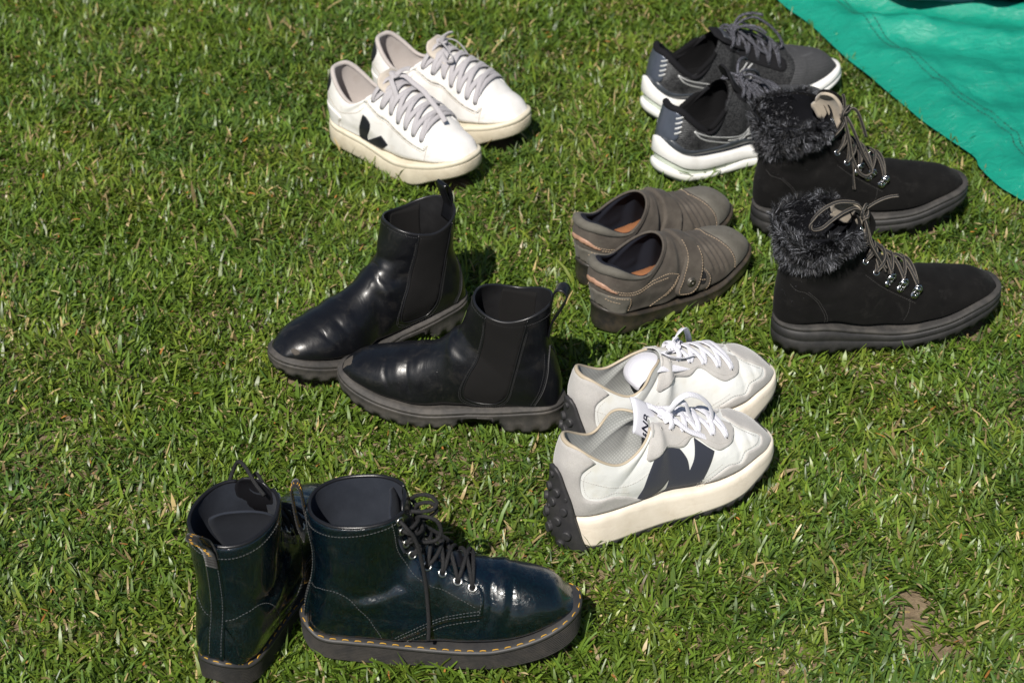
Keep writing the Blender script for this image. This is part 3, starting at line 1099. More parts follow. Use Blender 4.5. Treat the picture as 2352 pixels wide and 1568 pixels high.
LAST = {
 'doc': dict(ridge=[(290, 58), (282, 66), (268, 80), (243, 91), (215, 99), (198, 103), (172, 111), (150, 122)], x_fore=152, m0=.2, n_hi=2.2, toe_d=34, inset=5,
   fan=[((120, 22, 148, 124, 40, 37), LO), ((70, 28, 137, 134, 38, 36), LO), ((6, 30, 129, 146, 36, 36), dict(m=.38, nl=3)), ((8, 58, 125, 156, 37, 37), dict(m=.45)),
        ((16, 87, 122, 165, 38, 38), dict(m=.5)), ((20, 113, 121, 173, 40, 40), dict(m=.5)), ((18, 147, 120, 181, 42, 42), dict(m=.5)), ((16, 184, 119, 190, 43, 43), dict(m=.5))]),
 'chelsea': dict(ridge=[(279, 48), (273, 55), (265, 60), (243, 68), (202, 80), (161, 93), (142, 110)], x_fore=144, m0=.2, n_hi=2.15, toe_d=32, inset=5,
   fan=[((112, 26, 139, 114, 38, 35), LO), ((68, 31, 130, 120, 36, 34), LO), ((5, 37, 127, 128, 35, 35), dict(m=.38, nl=3)), ((6, 62, 124, 137, 35, 35), dict(m=.45)),
        ((13, 88, 121, 146, 36, 36), dict(m=.5)), ((21, 112, 118, 154, 37, 37), dict(m=.5)), ((21, 142, 115, 163, 39, 39), dict(m=.5, sag=4)), ((18, 173, 112, 172, 40, 40), dict(m=.5, sag=12))]),
 'fur': dict(ridge=[(297, 58), (284, 66), (268, 71), (256, 73), (218, 81), (193, 87), (156, 102), (134, 117)], x_fore=136, m0=.2, n_hi=2.2, toe_d=34, inset=5,
   fan=[((108, 30, 131, 120, 40, 37), LO), ((66, 40, 122, 130, 37, 36), LO), ((2, 43, 116, 139, 36, 36), dict(m=.38, nl=3)), ((-1, 64, 112, 147, 37, 37), dict(m=.45)),
        ((3, 88, 108, 155, 39, 39), dict(m=.5)), ((9, 110, 105, 162, 42, 42), dict(m=.5)), ((8, 138, 102, 170, 45, 45), dict(m=.5)), ((0, 178, 96, 183, 46, 46), dict(m=.5))]),
 'brown': dict(nu=240, ridge=[(264, 42), (259, 49), (251, 56), (240, 61), (217, 67), (195, 71), (164, 80), (132, 96), (118, 103)], x_fore=120, m0=.2, n_hi=2.3, toe_d=28, inset=3,
   fan=[((92, 16, 116, 103, 37, 35), LO), ((55, 24, 113, 104, 36, 35), LO), ((3, 33, 111, 105, 35, 35), dict(m=.42, sag=5, nl=3)), ((-2, 54, 109, 106, 36, 36), dict(m=.5, sag=11)),
        ((-5, 78, 107, 107, 36, 36), dict(m=.5, sag=19)), ((3, 102, 105, 108, 35, 35), dict(m=.5, sag=26))]),
 'run': dict(ridge=[(313, 46), (304, 57), (296, 63), (268, 72), (238, 79), (211, 90), (167, 104), (151, 109), (134, 117)], x_fore=136, m0=.22, n_hi=2.2, toe_d=34, inset=5,
   fan=[((110, 32, 131, 118, 40, 38), LO), ((70, 34, 127, 120, 38, 36), LO), ((6, 50, 123, 122, 37, 37), dict(m=.42, sag=8, nl=3)), ((7, 68, 120, 124, 37, 37), dict(m=.5, sag=18)),
        ((12, 92, 117, 125, 36, 36), dict(m=.5, sag=32)), ((18, 113, 114, 127, 35, 35), dict(m=.5, sag=45))]),
 'runner': dict(ridge=[(266, 58), (258, 69), (245, 80), (227, 90), (203, 98), (190, 102), (160, 111), (139, 117), (114, 125)], x_fore=116, m0=.22, n_hi=2.2, toe_d=32, inset=4,
   fan=[((92, 42, 112, 126, 39, 37), LO), ((60, 38, 110, 127, 37, 35), LO), ((1, 36, 108, 128, 35, 35), dict(m=.42, sag=5, nl=3)), ((-4, 75, 107, 129, 36, 36), dict(m=.5, sag=13)),
        ((-7, 100, 106, 129, 35, 35), dict(m=.5, sag=20)), ((1, 131, 105, 130, 33, 33), dict(m=.5, sag=29))]),
 'white': dict(ridge=[(256, 54), (249, 62), (241, 67), (221, 75), (202, 88), (178, 102), (155, 112), (130, 120)], x_fore=132, m0=.2, n_hi=2.3, toe_d=24, inset=4,
   fan=[((104, 26, 127, 120, 39, 37), LO), ((64, 31, 123, 121, 37, 35), LO), ((3, 36, 119, 121, 35, 35), dict(m=.42, sag=6, nl=3)), ((-3, 58, 116, 122, 36, 36), dict(m=.5, sag=14)),
        ((0, 90, 113, 122, 35, 35), dict(m=.5, sag=25)), ((8, 119, 110, 122, 33, 33), dict(m=.5, sag=36))]),
}
def make_upper(key, disp=None, warp=None):
    k = key.rsplit('_', 1)[0]
    S = dict(LAST[k])
    return Upper(foot_for(key), S.pop('ridge'), S.pop('fan'), ztop(k), S.pop('x_fore'), disp=disp, warp=warp, **S)
# ------------------------------------------------------------------ shared shoe pieces
def at(U, x, z, side=-1, off=0.0, mode='side'):
    u, t = U.snap([(x, z)], side, mode)
    X, N = U.ev(u, t, off, True)
    return U.flipy(X)[0], U.flipy(N)[0]

def raw_at(U, x, z, side=-1, off=0.0):
    u, t = U.snap([(x, z)], side)
    X, N = U.ev(u, t, off, True)
    return X[0], N[0], u[0], t[0], off

_shared = {}
def shared_mesh(key, V, F, mat, smooth=True):
    if key not in _shared:
        me = bpy.data.meshes.new(key)
        me.from_pydata((np.asarray(V, float) * .001).tolist(), [], [tuple(int(i) for i in f) for f in F])
        me.polygons.foreach_set('use_smooth', np.full(len(me.polygons), smooth, dtype=bool))
        me.update()
        me.materials.append(mat)
        _shared[key] = me
    return _shared[key]

def put(name, me, parent, pos, nrm, tang=None, scale=1.0):
    """one instance object: local z along nrm, local x along tang"""
    n = unit(np.asarray(nrm, float))
    t = np.asarray(tang if tang is not None else ((1, 0, 0) if abs(n[0]) < .9 else (0, 1, 0)), float)
    t = unit(t - n * (t @ n))
    b = np.cross(n, t)
    M = Matrix(((t[0], b[0], n[0], pos[0] * .001), (t[1], b[1], n[1], pos[1] * .001), (t[2], b[2], n[2], pos[2] * .001), (0, 0, 0, 1)))
    o = link(bpy.data.objects.new(name, me), parent)
    o.matrix_basis = M @ Matrix.Scale(scale, 4)
    return o

def sheet(name, G, thick, mat, parent, mir=False):
    """solid sheet from a point grid"""
    G = np.asarray(G, float)
    nu, nv = G.shape[:2]
    N = unit(np.cross(np.gradient(G, axis=0), np.gradient(G, axis=1)))
    A = (G + N * thick / 2).reshape(-1, 3)
    B = (G - N * thick / 2).reshape(-1, 3)
    k = nu * nv
    f = grid_faces(nu, nv)
    F = [tuple(q) for q in f] + [tuple(q + k)[::-1] for q in f]
    idx = np.arange(k).reshape(nu, nv)
    ring = list(idx[0, :]) + list(idx[1:, -1]) + list(idx[-1, -2::-1]) + list(idx[-2:0:-1, 0])
    for a, b in zip(ring, ring[1:] + ring[:1]):
        F.append((b, a, a + k, b + k))
    V = np.concatenate([A, B])
    if mir:
        V[:, 1] *= -1
        F = [q[::-1] for q in F]
    return mesh_np(name, V, F, mat, parent)

def tongue_grid(line, widths, droop=.012, n=26, nv=13, yc=0.0, tipround=True, roll=0.0, roll0=.5, skew=0.0):
    """line (x,z) from the inside end to the free end; widths half width at each; droop bends the edges down"""
    C = catmull(line, 8)
    C = resample(C, n=n)
    w = np.interp(np.linspace(0, 1, n), np.linspace(0, 1, len(widths)), widths)
    if tipround:
        q = np.linspace(0, 1, n)
        e = np.clip((q - .86) / .14, 0, 1)
        w = w * np.sqrt(1 - .75 * e**2)
    T = unit(np.gradient(C, axis=0))
    Nn = np.stack([T[:, 1], -T[:, 0]], -1)
    s = np.linspace(-1, 1, nv)
    G = np.zeros((n, nv, 3))
    yy = w[:, None] * s[None]
    d = droop * yy**2
    ro = roll * smoothstep(roll0, min(roll0 + .35, 1), np.linspace(0, 1, n))[:, None]
    off = yy * np.sin(ro) - d * np.cos(ro)
    G[..., 0] = C[:, 0][:, None] + Nn[:, 0][:, None] * off
    G[..., 2] = C[:, 1][:, None] + Nn[:, 1][:, None] * off
    G[..., 1] = yy * np.cos(ro) + d * np.sin(ro) + yc
    G[..., 0] += skew * (G[..., 1] - yc)
    return G

def arc_path(A, NA, B, NB, h, n=9, into=1.2):
    """lace span from one eyelet to the other, diving a little into both"""
    t = np.linspace(0, 1, n)
    NA, NB = unit(np.asarray(NA, float)), unit(np.asarray(NB, float))
    P = A[None] * (1 - t)[:, None] + B[None] * t[:, None]
    N = unit(NA[None] * (1 - t)[:, None] + NB[None] * t[:, None])
    P = P + N * (h * np.sin(np.pi * t)**.7 - into * (np.abs(2 * t - 1))**8)[:, None]
    return P, N

def surf_path(U, pa, pb, h, into=1.2, n=17):
    """lace span over the ridge: follows the shoe between two eyelets at a small height"""
    if len(pa) < 4 or len(pb) < 4:
        return arc_path(pa[0], pa[1], pb[0], pb[1], h + 6, n=n, into=into)
    t = np.linspace(0, 1, n)
    ta = pa[3] + (2 * np.pi if pa[3] < 0 else 0)
    tb = pb[3] + (2 * np.pi if pb[3] < 0 else 0)
    e = np.abs(2 * t - 1)
    off = pa[4] + h * (1 - e**6) * .45 + .4 - into * e**8
    return U.ev(pa[2] + (pb[2] - pa[2]) * t, ta + (tb - ta) * t, off, True)

class Lace:
    def __init__(s, U, r=None, flat=None, nseg=8):
        s.U, s.r, s.flat, s.nseg, s.J = U, r, flat, nseg, Joiner()
    def path(s, pts, normals=None, n=7, smooth=True, rad=None):
        """control points in right-shoe millimetres"""
        P = resample(catmull(pts, n), step=1.6)
        if s.flat and normals is None:
            T = unit(np.gradient(P, axis=0))
            up = np.array([0.25, -.6, .75])
            normals = np.tile(up, (len(P), 1))
        elif normals is not None:
            nn = catmull(normals, n)
            nn = resample(nn, n=len(P))
            normals = nn
        V, F = sweep(P, s.r if rad is None else rad, s.nseg, normals, s.flat)
        s.J.add(s.U.flipy(V), F if not s.U.mir else [f[::-1] for f in F])
    def span(s, pa, pb, h, into=1.2):
        """pa, pb: (point, normal) unflipped"""
        P, N = surf_path(s.U, pa, pb, h, into)
        if s.flat:
            V, F = sweep(P, 0, s.nseg, N, s.flat)
        else:
            V, F = sweep(P, s.r, s.nseg)
        s.J.add(s.U.flipy(V), F if not s.U.mir else [f[::-1] for f in F])
    def build(s, name, mat, parent):
        return s.J.build(name, mat, parent)

def lace_mat(name, a, b, freq=420, rough=.8, axis_mix=True):
    """woven cord: fine two-colour fleck"""
    t = NT(name)
    w1 = t.wave(freq, vec=t.mapping(rot=(.5, .6, .3)), dirn='X')
    w2 = t.wave(freq, vec=t.mapping(rot=(-.5, .2, -.6)), dirn='Z')
    h = t.math('MULTIPLY', w1, w2)
    col = t.mix(t.ramp(h, [(.25, 0), (.5, 1)]), a, b)
    t.p(color=col, rough=rough, normal=t.bump(h, .6, .0006), spec=.25)
    return t.m

def pull_loop(U, name, line, half_w, thick, mat, parent, yc=0.0, lean=0.0):
    """strap loop over the heel: line (x,z) control points"""
    C = resample(catmull(line, 8), step=2.0)
    n = len(C)
    s = np.linspace(-1, 1, 5)
    G = np.zeros((n, 5, 3))
    G[..., 0] = C[:, 0][:, None]
    G[..., 2] = C[:, 1][:, None]
    G[..., 1] = yc + s[None] * half_w + lean * (C[:, 1] - C[0, 1])[:, None]
    return sheet(name, G, thick, mat, parent, U.mir)

def creases(lst):
    """list of (points (x,z), depth mm, width mm, side or 0)"""
    L = [(resample(catmull(p, 6), step=3), d, w, sd) for p, d, w, sd in lst]
    def f(P, u, th):
        out = np.zeros(P.shape[:2])
        for C, d, w, sd in L:
            dist = np.full(out.shape, 1e9)
            tt = np.zeros(out.shape)
            for i, c in enumerate(C):
                q = np.hypot(P[..., 0] - c[0], P[..., 2] - c[1])
                m = q < dist
                tt = np.where(m, i / max(len(C) - 1, 1), tt)
                dist = np.minimum(dist, q)
            e = np.exp(-(dist / w)**2) * (np.clip(np.minimum(tt, 1 - tt) * 5, 0.25, 1))
            if sd:
                e = e * (np.sign(P[..., 1]) == sd)
            out += -d * e
        return out * smoothstep(.03, .1, u)
    return f

def noise_disp(seed, amp, scale):
    def f(P, u, th):
        a = vnoise(P[..., 0] * scale + P[..., 1] * scale * .7, P[..., 2] * scale - P[..., 1] * scale * .5, 1, seed) - .5
        b = vnoise(P[..., 0] * scale * 2.3 + 9, P[..., 2] * scale * 2.3 + P[..., 1] * scale, 1, seed + 1) - .5
        return (a + .5 * b) * 2 * amp * smoothstep(.05, .15, u)
    return f

def add_disp(*fs):
    return lambda P, u, th: sum(f(P, u, th) for f in fs)

def half_panels(U, name, poly, mat, root, sides=(-1, 1), **kw):
    return [U.panel(name, poly, mat, root, side=s, **kw) for s in sides]

def strip_back(U, name, z0, z1, half, mat, root, off=.2, thick=1.2):
    """narrow strip down the back line"""
    u0 = U.snap([(U.ev(np.array([.75]), np.array([0.0]))[0][0], z0)], 1)[0]
    back = U.ev(U.u, np.zeros_like(U.u))
    uu = U.u[(U.u > .55)]
    bz = back[U.u > .55][:, 2]
    ua = uu[np.argmin(np.abs(bz - z0))]
    ub = uu[np.argmin(np.abs(bz - z1))]
    us = np.linspace(ua, ub, 24)
    # theta that gives half width in y
    th = []
    for q in us:
        tt = np.linspace(0, 1.4, 60)
        y = U.ev(np.full(60, q), tt)[:, 1]
        th.append(np.interp(half, y, tt))
    th = np.array(th)
    u = np.r_[us, us[::-1]]
    t = np.r_[th, -th[::-1]]
    return U.panel_ut(name, u, t, mat, root, off, thick, 2.2)

def insole(U, name, mat, root, z_fn, x0, x1, inset=5):
    f = U.foot
    xs = np.linspace(x0, x1, 40)
    yl = np.maximum(f.lat(xs) - inset, 2) * -1
    ym = np.maximum(f.med(xs) - inset, 2)
    s = np.linspace(0, 1, 9)
    G = np.zeros((40, 9, 3))
    G[..., 0] = xs[:, None]
    G[..., 1] = yl[:, None] * (1 - s) + ym[:, None] * s
    G[..., 2] = np.asarray(z_fn(xs))[:, None] + 4 * (2 * s - 1)[None]**4
    return sheet(name, G, 2.0, mat, root, U.mir)

def text_mesh(s, size, shear=0.0):
    c = bpy.data.curves.new('lettering', 'FONT')
    c.body = s
    c.size = size
    c.shear = shear
    c.align_x = 'CENTER'
    c.align_y = 'CENTER'
    c.extrude = .00025
    c.offset = size * .012
    o = bpy.data.objects.new('lettering', c)
    COL.objects.link(o)
    bpy.context.view_layer.update()
    me = bpy.data.meshes.new_from_object(o.evaluated_get(bpy.context.evaluated_depsgraph_get()))
    bpy.data.objects.remove(o)
    bpy.data.curves.remove(c)
    return me
# ------------------------------------------------------------------ patent lace-up boots with yellow welt stitching
def m_patent():
    t = NT('dark_patent_leather')
    fl = t.voro(3600, out='Color')
    sep = t.n('ShaderNodeSeparateColor')
    t.set(sep.inputs[0], fl)
    flake = t.ramp(sep.outputs[0], [(.84, 0), (.98, 1)])
    base = t.mix(t.ramp(t.noise(16, 3), [(.4, 0), (.65, 1)]), (.0007, .0018, .0028), (.0010, .0028, .0095))
    col = t.mix(t.math('MULTIPLY', flake, .3), base, (.018, .16, .20))
    fine = t.noise(95, 5, .62, vec=t.mapping((1, .6, .6)), dist=1.5)
    ridg = t.ramp(fine, [(.44, .0), (.5, 1.0), (.56, .0)])
    nb = t.bump(ridg, .22, .0007)
    nb = t.bump(t.noise(26, 3), .22, .0025, nb)
    dust = t.ramp(t.noise(40, 7, .7, dist=.5), [(.55, 0), (.8, .10)])
    col = t.mix(dust, col, (.2, .18, .14))
    t.p(color=col, rough=t.ramp(t.noise(50, 4), [(.3, .16), (.75, .34)]), normal=nb, coat=.7, coatrough=.07, spec=.55)
    t.set(t.b.inputs['Coat Normal'], t.bump(t.noise(22, 3, .5), .18, .003))
    t.set(t.b.inputs['Metallic'], t.math('MULTIPLY', flake, .4))
    return t.m
DOC_M = dict(
    patent=m_patent(), suede=m_suede('slate_suede_lining', (.030, .035, .047), (.022, .026, .036), sheen=.03, nap=1100),
    rim=m_leather('black_binding', (.010, .010, .012), .3, bump=.08), rubber=m_rubber('dark_rubber', (.030, .029, .029), (.11, .095, .08), .35, .55),
    welt=m_rubber('dark_welt', (.028, .028, .03), (.10, .09, .075), .3, .5), thread=m_plain('grey_thread', (.10, .105, .105), .8),
    yellow=m_plain('yellow_thread', (.52, .29, .03), .65), metal=m_plain('eyelet_metal', (.62, .61, .58), .28, 1.0), lace=lace_mat('black_cord', (.012, .012, .013), (.04, .04, .042), 480),
    tab=m_fabric('black_tab_webbing', (.016, .015, .015), thread=.0009), print=m_plain('yellow_print', (.75, .40, .03), .7), hole=m_plain('eyelet_hole', (.006, .006, .006), .9))

def build_doc(key, label):
    loc, rz, _ = place(POSE[key])
    root = thing('lace_up_boot', label, 'boot', 'dark patent lace-up boots', loc, rz)
    M = DOC_M
    cre = creases([(p_, d_ * 1.4, w_ * .9, s_) for p_, d_, w_, s_ in [([(204, 103), (200, 92), (201, 78), (197, 60), (194, 46)], 1.6, 3.4, 0), ([(214, 100), (214, 90), (212, 76), (208, 60)], -1.1, 4, 0), ([(222, 97), (222, 84), (219, 66), (214, 52)], 1.3, 3.0, 0),
                   ([(190, 66), (180, 52), (172, 46)], 1.0, 3, 0), ([(30, 118), (52, 98), (80, 92), (104, 104), (116, 122)], 2.2, 7, 0), ([(24, 98), (44, 84), (70, 80), (98, 92)], -1.8, 7, 0),
                   ([(18, 102), (30, 92), (50, 82)], 1.4, 3, 0), ([(96, 118), (106, 104), (118, 100)], 1.2, 4, 0), ([(60, 66), (100, 62), (140, 66)], .8, 5, 0)]])
    U = make_upper(key, add_disp(cre, noise_disp(3 if 'right' in key else 5, .7, .03)),
                   lambda P, u, th: P - np.stack([0 * u, 0 * u, 13 * np.exp(-((np.pi - np.abs(th)) / .26)**2) * smoothstep(.88, 1, u)], -1))
    up = U.mesh('upper', M['patent'], root)
    li = U.lining('lining', M['suede'], root, 2.6, .3, floor=34)
    zt, zb = ztop('doc'), zbot('doc')
    # quarters lie over the vamp
    q = [(107, 190, True), (110, 172), (113, 152), (119, 135), (134, 124), (150, 114), (170, 103), (189, 95, True), (193, 86), (191, 66, True), (167, 62), (141, 54), (122, 42), (106, 30, True), (40, 32), (13, 46, True), (15, 87), (20, 113), (17, 150), (15, 185, True)]
    half_panels(U, 'quarter', q, M['patent'], root, off=.1, thick=1.3, step=3.0)
    strip_back(U, 'back_strip', 42, 184, 8.5, M['patent'], root, 1.2, 1.3)
    # tongue behind the eyestays, and its free end curling into the shaft
    tl = [(198, 101), (172, 110), (150, 121), (134, 133), (123.5, 152), (119, 170), (117, 188), (113, 197)]
    sheet('tongue', tongue_grid(tl, [9, 11, 13, 15, 18, 20, 22, 24], .014), 2.0, M['rim'], root, U.mir)
    tl = [(104, 118), (98, 138), (91, 157), (84, 172), (79, 180)] if 'left' in key else [(115, 140), (111, 160), (106, 178), (99, 189)]
    sheet('tongue_lining', tongue_grid(tl, [26, 29, 31, 31, 27], .004, n=34, skew=(.5 if 'left' in key else 0)), 2.2, M['suede'], root, U.mir)
    # rim with its binding and stitch row, left open over the tongue
    P = U.P[-1][:-1] - U.N[-1][:-1] * 1.0
    n = len(P)
    k = np.arange(n)
    sel = (k > n * .065) & (k < n * .935)
    V, F = sweep(U.flipy(P[sel]), 2.1, 8)
    mesh_np('collar_binding', V, F, M['rim'], root)
    J = Joiner()
    th = np.linspace(-2.6, 2.6, 180)
    back = U.ev(U.u, np.zeros_like(U.u))
    u8 = 1 - 6.0 / 330
    X, N = U.ev(np.full(180, .975), th, 1.5, True)
    stitch(J, U.flipy(X), U.flipy(N), 2.4, 1.3, .33)
    for sd in (-1, 1):
        for pts in ([(17, 89), (36, 98), (55, 89), (72, 67), (83, 46), (87, 33)], [(101, 186), (103, 172), (106, 145), (117, 121), (130, 108), (150, 96), (168, 86), (184, 77)],
                    [(188, 92), (190, 84), (188, 70)], [(188, 70), (167, 66), (139, 58), (118, 45), (103, 33)], [(188, 73.5), (167, 69.5), (138, 61), (115, 48), (99, 34)], [(188, 63.5), (168, 59.5), (143, 51), (125, 40), (110, 30)]):
            X, N = U.line(pts, sd, 1.5)
            stitch(J, X, N, 2.3, 1.4, .32)
    for y in (-6.2, 6.2):
        zz = np.linspace(180, 46, 120)
        uu = np.interp(zz[::-1], back[U.u > .6][:, 2], U.u[U.u > .6])[::-1]
        tt = []
        for q_ in uu:
            t2 = np.linspace(0, 1.2, 50)
            tt.append(np.interp(abs(y), U.ev(np.full(50, q_), t2)[:, 1], t2) * np.sign(y))
        X, N = U.ev(uu, np.array(tt), 2.6, True)
        stitch(J, U.flipy(U._sm(X)), U.flipy(N), 2.3, 1.3, .32)
    J.build('stitching', M['thread'], root, stuff=True)
    # eyelets and laces
    ez = [(108.5, 184), (110.5, 170), (114, 151), (120, 134), (135, 120.5), (150, 110.5), (166, 101.5), (181, 95)]
    V, F = torus((0, 0, 0), (0, 0, 1), 4.0, 1.15, 18, 7, .8)
    me = shared_mesh('eyelet', V, F, M['metal'])
    V, F = disc((0, 0, 0), (0, 0, 1), 3.2, .3, 12, .1)
    mh = shared_mesh('eyelet_hole', V, F, M['hole'])
    E = {}
    for sd in (-1, 1):
        for i, (x, z) in enumerate(ez):
            E[sd, i] = raw_at(U, x, z, sd, 1.7)
            p, nn = E[sd, i][:2]
            o = put('eyelet', me, root, U.flipy(p), U.flipy(nn))
            put('hole', mh, o, (0, 0, -.6), (0, 0, 1))
    Lc = Lace(U, r=2.1)
    Lc.span(E[-1, 7], E[1, 7], 5)
    for i in range(7, 0, -1):
        if i > 1:
            Lc.span(E[-1, i], E[1, i - 1], 7)
            Lc.span(E[1, i], E[-1, i - 1], 9)
    e0 = E[-1, 0][0]
    if 'right' in key:
        Lc.path([E[-1, 1][0] - [0, -2, 0], (116, -30, 170), (124, -26, 164), (131, -12, 160), (128, 4, 158)])
        Lc.path([e0, (117, -37, 180), (124, -37, 168), (129, -37, 147), (133, -38, 118), (135, -40, 90), (136, -45, 62), (135, -48, 43)])
        Lc.path([(124, 6, 158), (128, -6, 172), (136, -12, 176), (146, -14, 172), (150, -15, 160), (146, -16, 150), (136, -18, 148), (126, -20, 151), (118, -24, 158)])
        Lc.path([(120, 8, 184), (128, 2, 193), (139, -3, 196), (146, -6, 190), (143, -8, 183), (132, -10, 181), (120, -8, 180)])
        Lc.path([(126, 2, 158), (138, 0, 166), (146, -4, 178), (140, -2, 186), (128, 4, 180), (122, 8, 168)])
        Lc.path([(126, 2, 158), (136, 8, 146), (150, 12, 132), (160, 18, 118)])
        Lc.path([(122, -6, 160), (128, -10, 154), (126, 2, 152), (124, 8, 158), (130, 0, 162), (124, -6, 160)], rad=2.3)
    else:
        Lc.path([(100, 18, 190), (108, 4, 196), (118, -12, 206), (126, -24, 203), (129, -32, 188), (122, -36, 172), (114, -34, 168)])
        Lc.path([(104, -34, 186), (112, -40, 176), (120, -44, 158), (122, -46, 128), (118, -47, 96), (112, -49, 70)])
        Lc.path([(118, 10, 182), (130, -4, 188), (138, -14, 180), (134, -20, 166), (124, -20, 160)])
        Lc.path([(126, 10, 158), (134, 20, 150), (140, 26, 132), (142, 30, 112)])
        Lc.path([(122, -6, 160), (128, -10, 154), (126, 2, 152), (124, 8, 158), (130, 0, 162), (124, -6, 160)], rad=2.3)
    Lc.build('lace', M['lace'], root)
    # heel loop of printed webbing
    if 'right' in key:
        ln = [(14, 164), (11, 185), (9, 203), (5, 210), (0, 204), (1, 186), (4, 158), (10, 138)]
    else:
        ln = [(14, 170), (11, 186), (3, 202), (-10, 216), (-17, 222), (-21, 219), (-14, 209), (-2, 196), (8, 180), (12, 160)]
    tb = pull_loop(U, 'heel_loop', ln, 6.5, 1.4, M['tab'], root, yc=2.0)
    C = resample(catmull(ln, 8), step=1.0)
    T = unit(np.gradient(C, axis=0))
    J = Joiner()
    for sgn in (-1, 1):           # yellow edge threads and the yellow lettering-like weave on both faces
        P = np.c_[C[:, 0], np.full(len(C), 2.0 + sgn * 5.9), C[:, 1]]
        V, F = sweep(P, .55, 5)
        J.add(U.flipy(V), F)
    d = np.linspace(0, 1, 46)
    for a in range(6, 40):
        c = np.array([np.interp(d[a], np.linspace(0, 1, len(C)), C[:, k]) for k in (0, 1)])
        t2 = np.array([np.interp(d[a], np.linspace(0, 1, len(C)), T[:, k]) for k in (0, 1)])
        nn = np.array([-t2[1], t2[0]])
        for face in (-1, 1):
            y0 = 2 + rng.uniform(-3.5, -.5)
            y1 = y0 + rng.uniform(2.0, 4.2)
            q0 = np.array([c[0] + nn[0] * .75 * face, y0, c[1] + nn[1] * .75 * face])
            q1 = np.array([c[0] + nn[0] * .75 * face + t2[0] * rng.uniform(-1.4, 1.4), y1, c[1] + nn[1] * .75 * face])
            V, F = sweep([q0, q1], .40, 4)
            J.add(U.flipy(V), F)
    J.build('yellow_weave', M['print'], tb)
    # sole: welt, stitched all round, and a finely ridged cup
    f = U.foot
    sole_part('welt', f, [(-9, lambda x, s: zt(x) + 1.5), (-3.8, lambda x, s: zt(x) + 1.8), (-2.2, lambda x, s: zt(x) + 1.0), (-.4, lambda x, s: zt(x) + .6), (.6, lambda x, s: zt(x) - 1.2), (.2, lambda x, s: zt(x) - 3.4), (-8, lambda x, s: zt(x) - 3.6)], M['welt'], root, n=220)
    rings = [(-6, lambda x, s: zt(x) - 2.8)]
    nr = 11
    for i in range(nr):
        for j, (fa, off) in enumerate(((0.0, .1), (.45, .1), (.5, -.75), (.95, -.75))):
            fr = (i + fa) / nr
            rings.append((off - 1.2 * fr, lambda x, s, fr=fr: (zt(x) - 3.2) * (1 - fr) + (zb(x) + 1) * fr))
    rings.append((-3, lambda x, s: zb(x)))
    sole_part('ridged_sole', f, rings, M['rubber'], root, n=200, smooth=False)
    P = offset_loop(f.outline(400), -1.9)
    P3 = np.c_[P, zt(P[:, 0]) + 1.5]
    per = np.linalg.norm(np.roll(P3, -1, 0) - P3, axis=1)
    d = np.r_[0, np.cumsum(per)]
    cnt = 52
    V, F = sweep([(-3.3, 0, -.8), (-2.6, 0, .35), (0, 0, .62), (2.6, 0, .35), (3.3, 0, -.8)], .58, 6)
    ms = shared_mesh('welt_stitch', V, F, M['yellow'])
    Pc = np.concatenate([P3, P3[:1]])
    for i in range(cnt):
        q = [np.array([np.interp(((i + o_) / cnt % 1) * d[-1], d, Pc[:, c]) for c in range(3)]) for o_ in (0, .3)]
        put('welt_stitch', ms, root, q[0], (0, 0, 1) if abs(q[1][2] - q[0][2]) < .01 else unit(np.cross(q[1] - q[0], np.cross((0, 0, 1.0), q[1] - q[0]))), q[1] - q[0])
build_doc('doc_right', 'dark blue-green patent lace-up boot seen side-on, the long lace end hanging down its side')
build_doc('doc_left', 'dark patent lace-up boot with its heel to the viewer, cut off by the bottom edge')
# ------------------------------------------------------------------ white and grey retro runners with the big navy letter
def m_nylon(name, c, stain=None):
    t = NT(name)
    a = t.wave(190, vec=t.mapping(rot=(0, R(40), 0)), dirn='X')
    b = t.wave(190, vec=t.mapping(rot=(0, R(40), 0)), dirn='Z')
    h = t.math('MULTIPLY', a, b)
    col = t.mix(t.math('MULTIPLY', h, .25), c, tuple(v * .7 for v in c))
    if stain:
        sx = t.n('ShaderNodeSeparateXYZ')
        t.set(sx.inputs[0], t.tc)
        col = t.mix(t.ramp(t.noise(30, 5, .65), [(.48, 0), (.72, .5)]), col, stain)
    nb = t.bump(h, .25, .0004)
    nb = t.bump(t.noise(70, 4, dist=1), .3, .002, nb)
    t.p(color=col, rough=.55, normal=nb, sheen=.3, spec=.4)
    return t.m
def m_eva():
    t = NT('cream_foam')
    cr = t.noise(17, 3, .5, vec=t.mapping((1, 1, 2.6)), dist=1.4)
    line = t.ramp(cr, [(.475, 0), (.5, 1), (.525, 0)])
    col = t.mix(t.math('MULTIPLY', line, .07), (.74, .67, .57), (.48, .385, .29))
    col = t.mix(t.ramp(t.noise(22, 6, .7), [(.48, 0), (.8, .55)]), col, (.50, .42, .32))
    nb = t.bump(t.math('SUBTRACT', 1.0, line), .16, .0005)
    t.p(color=col, rough=.6, normal=nb, spec=.3)
    return t.m
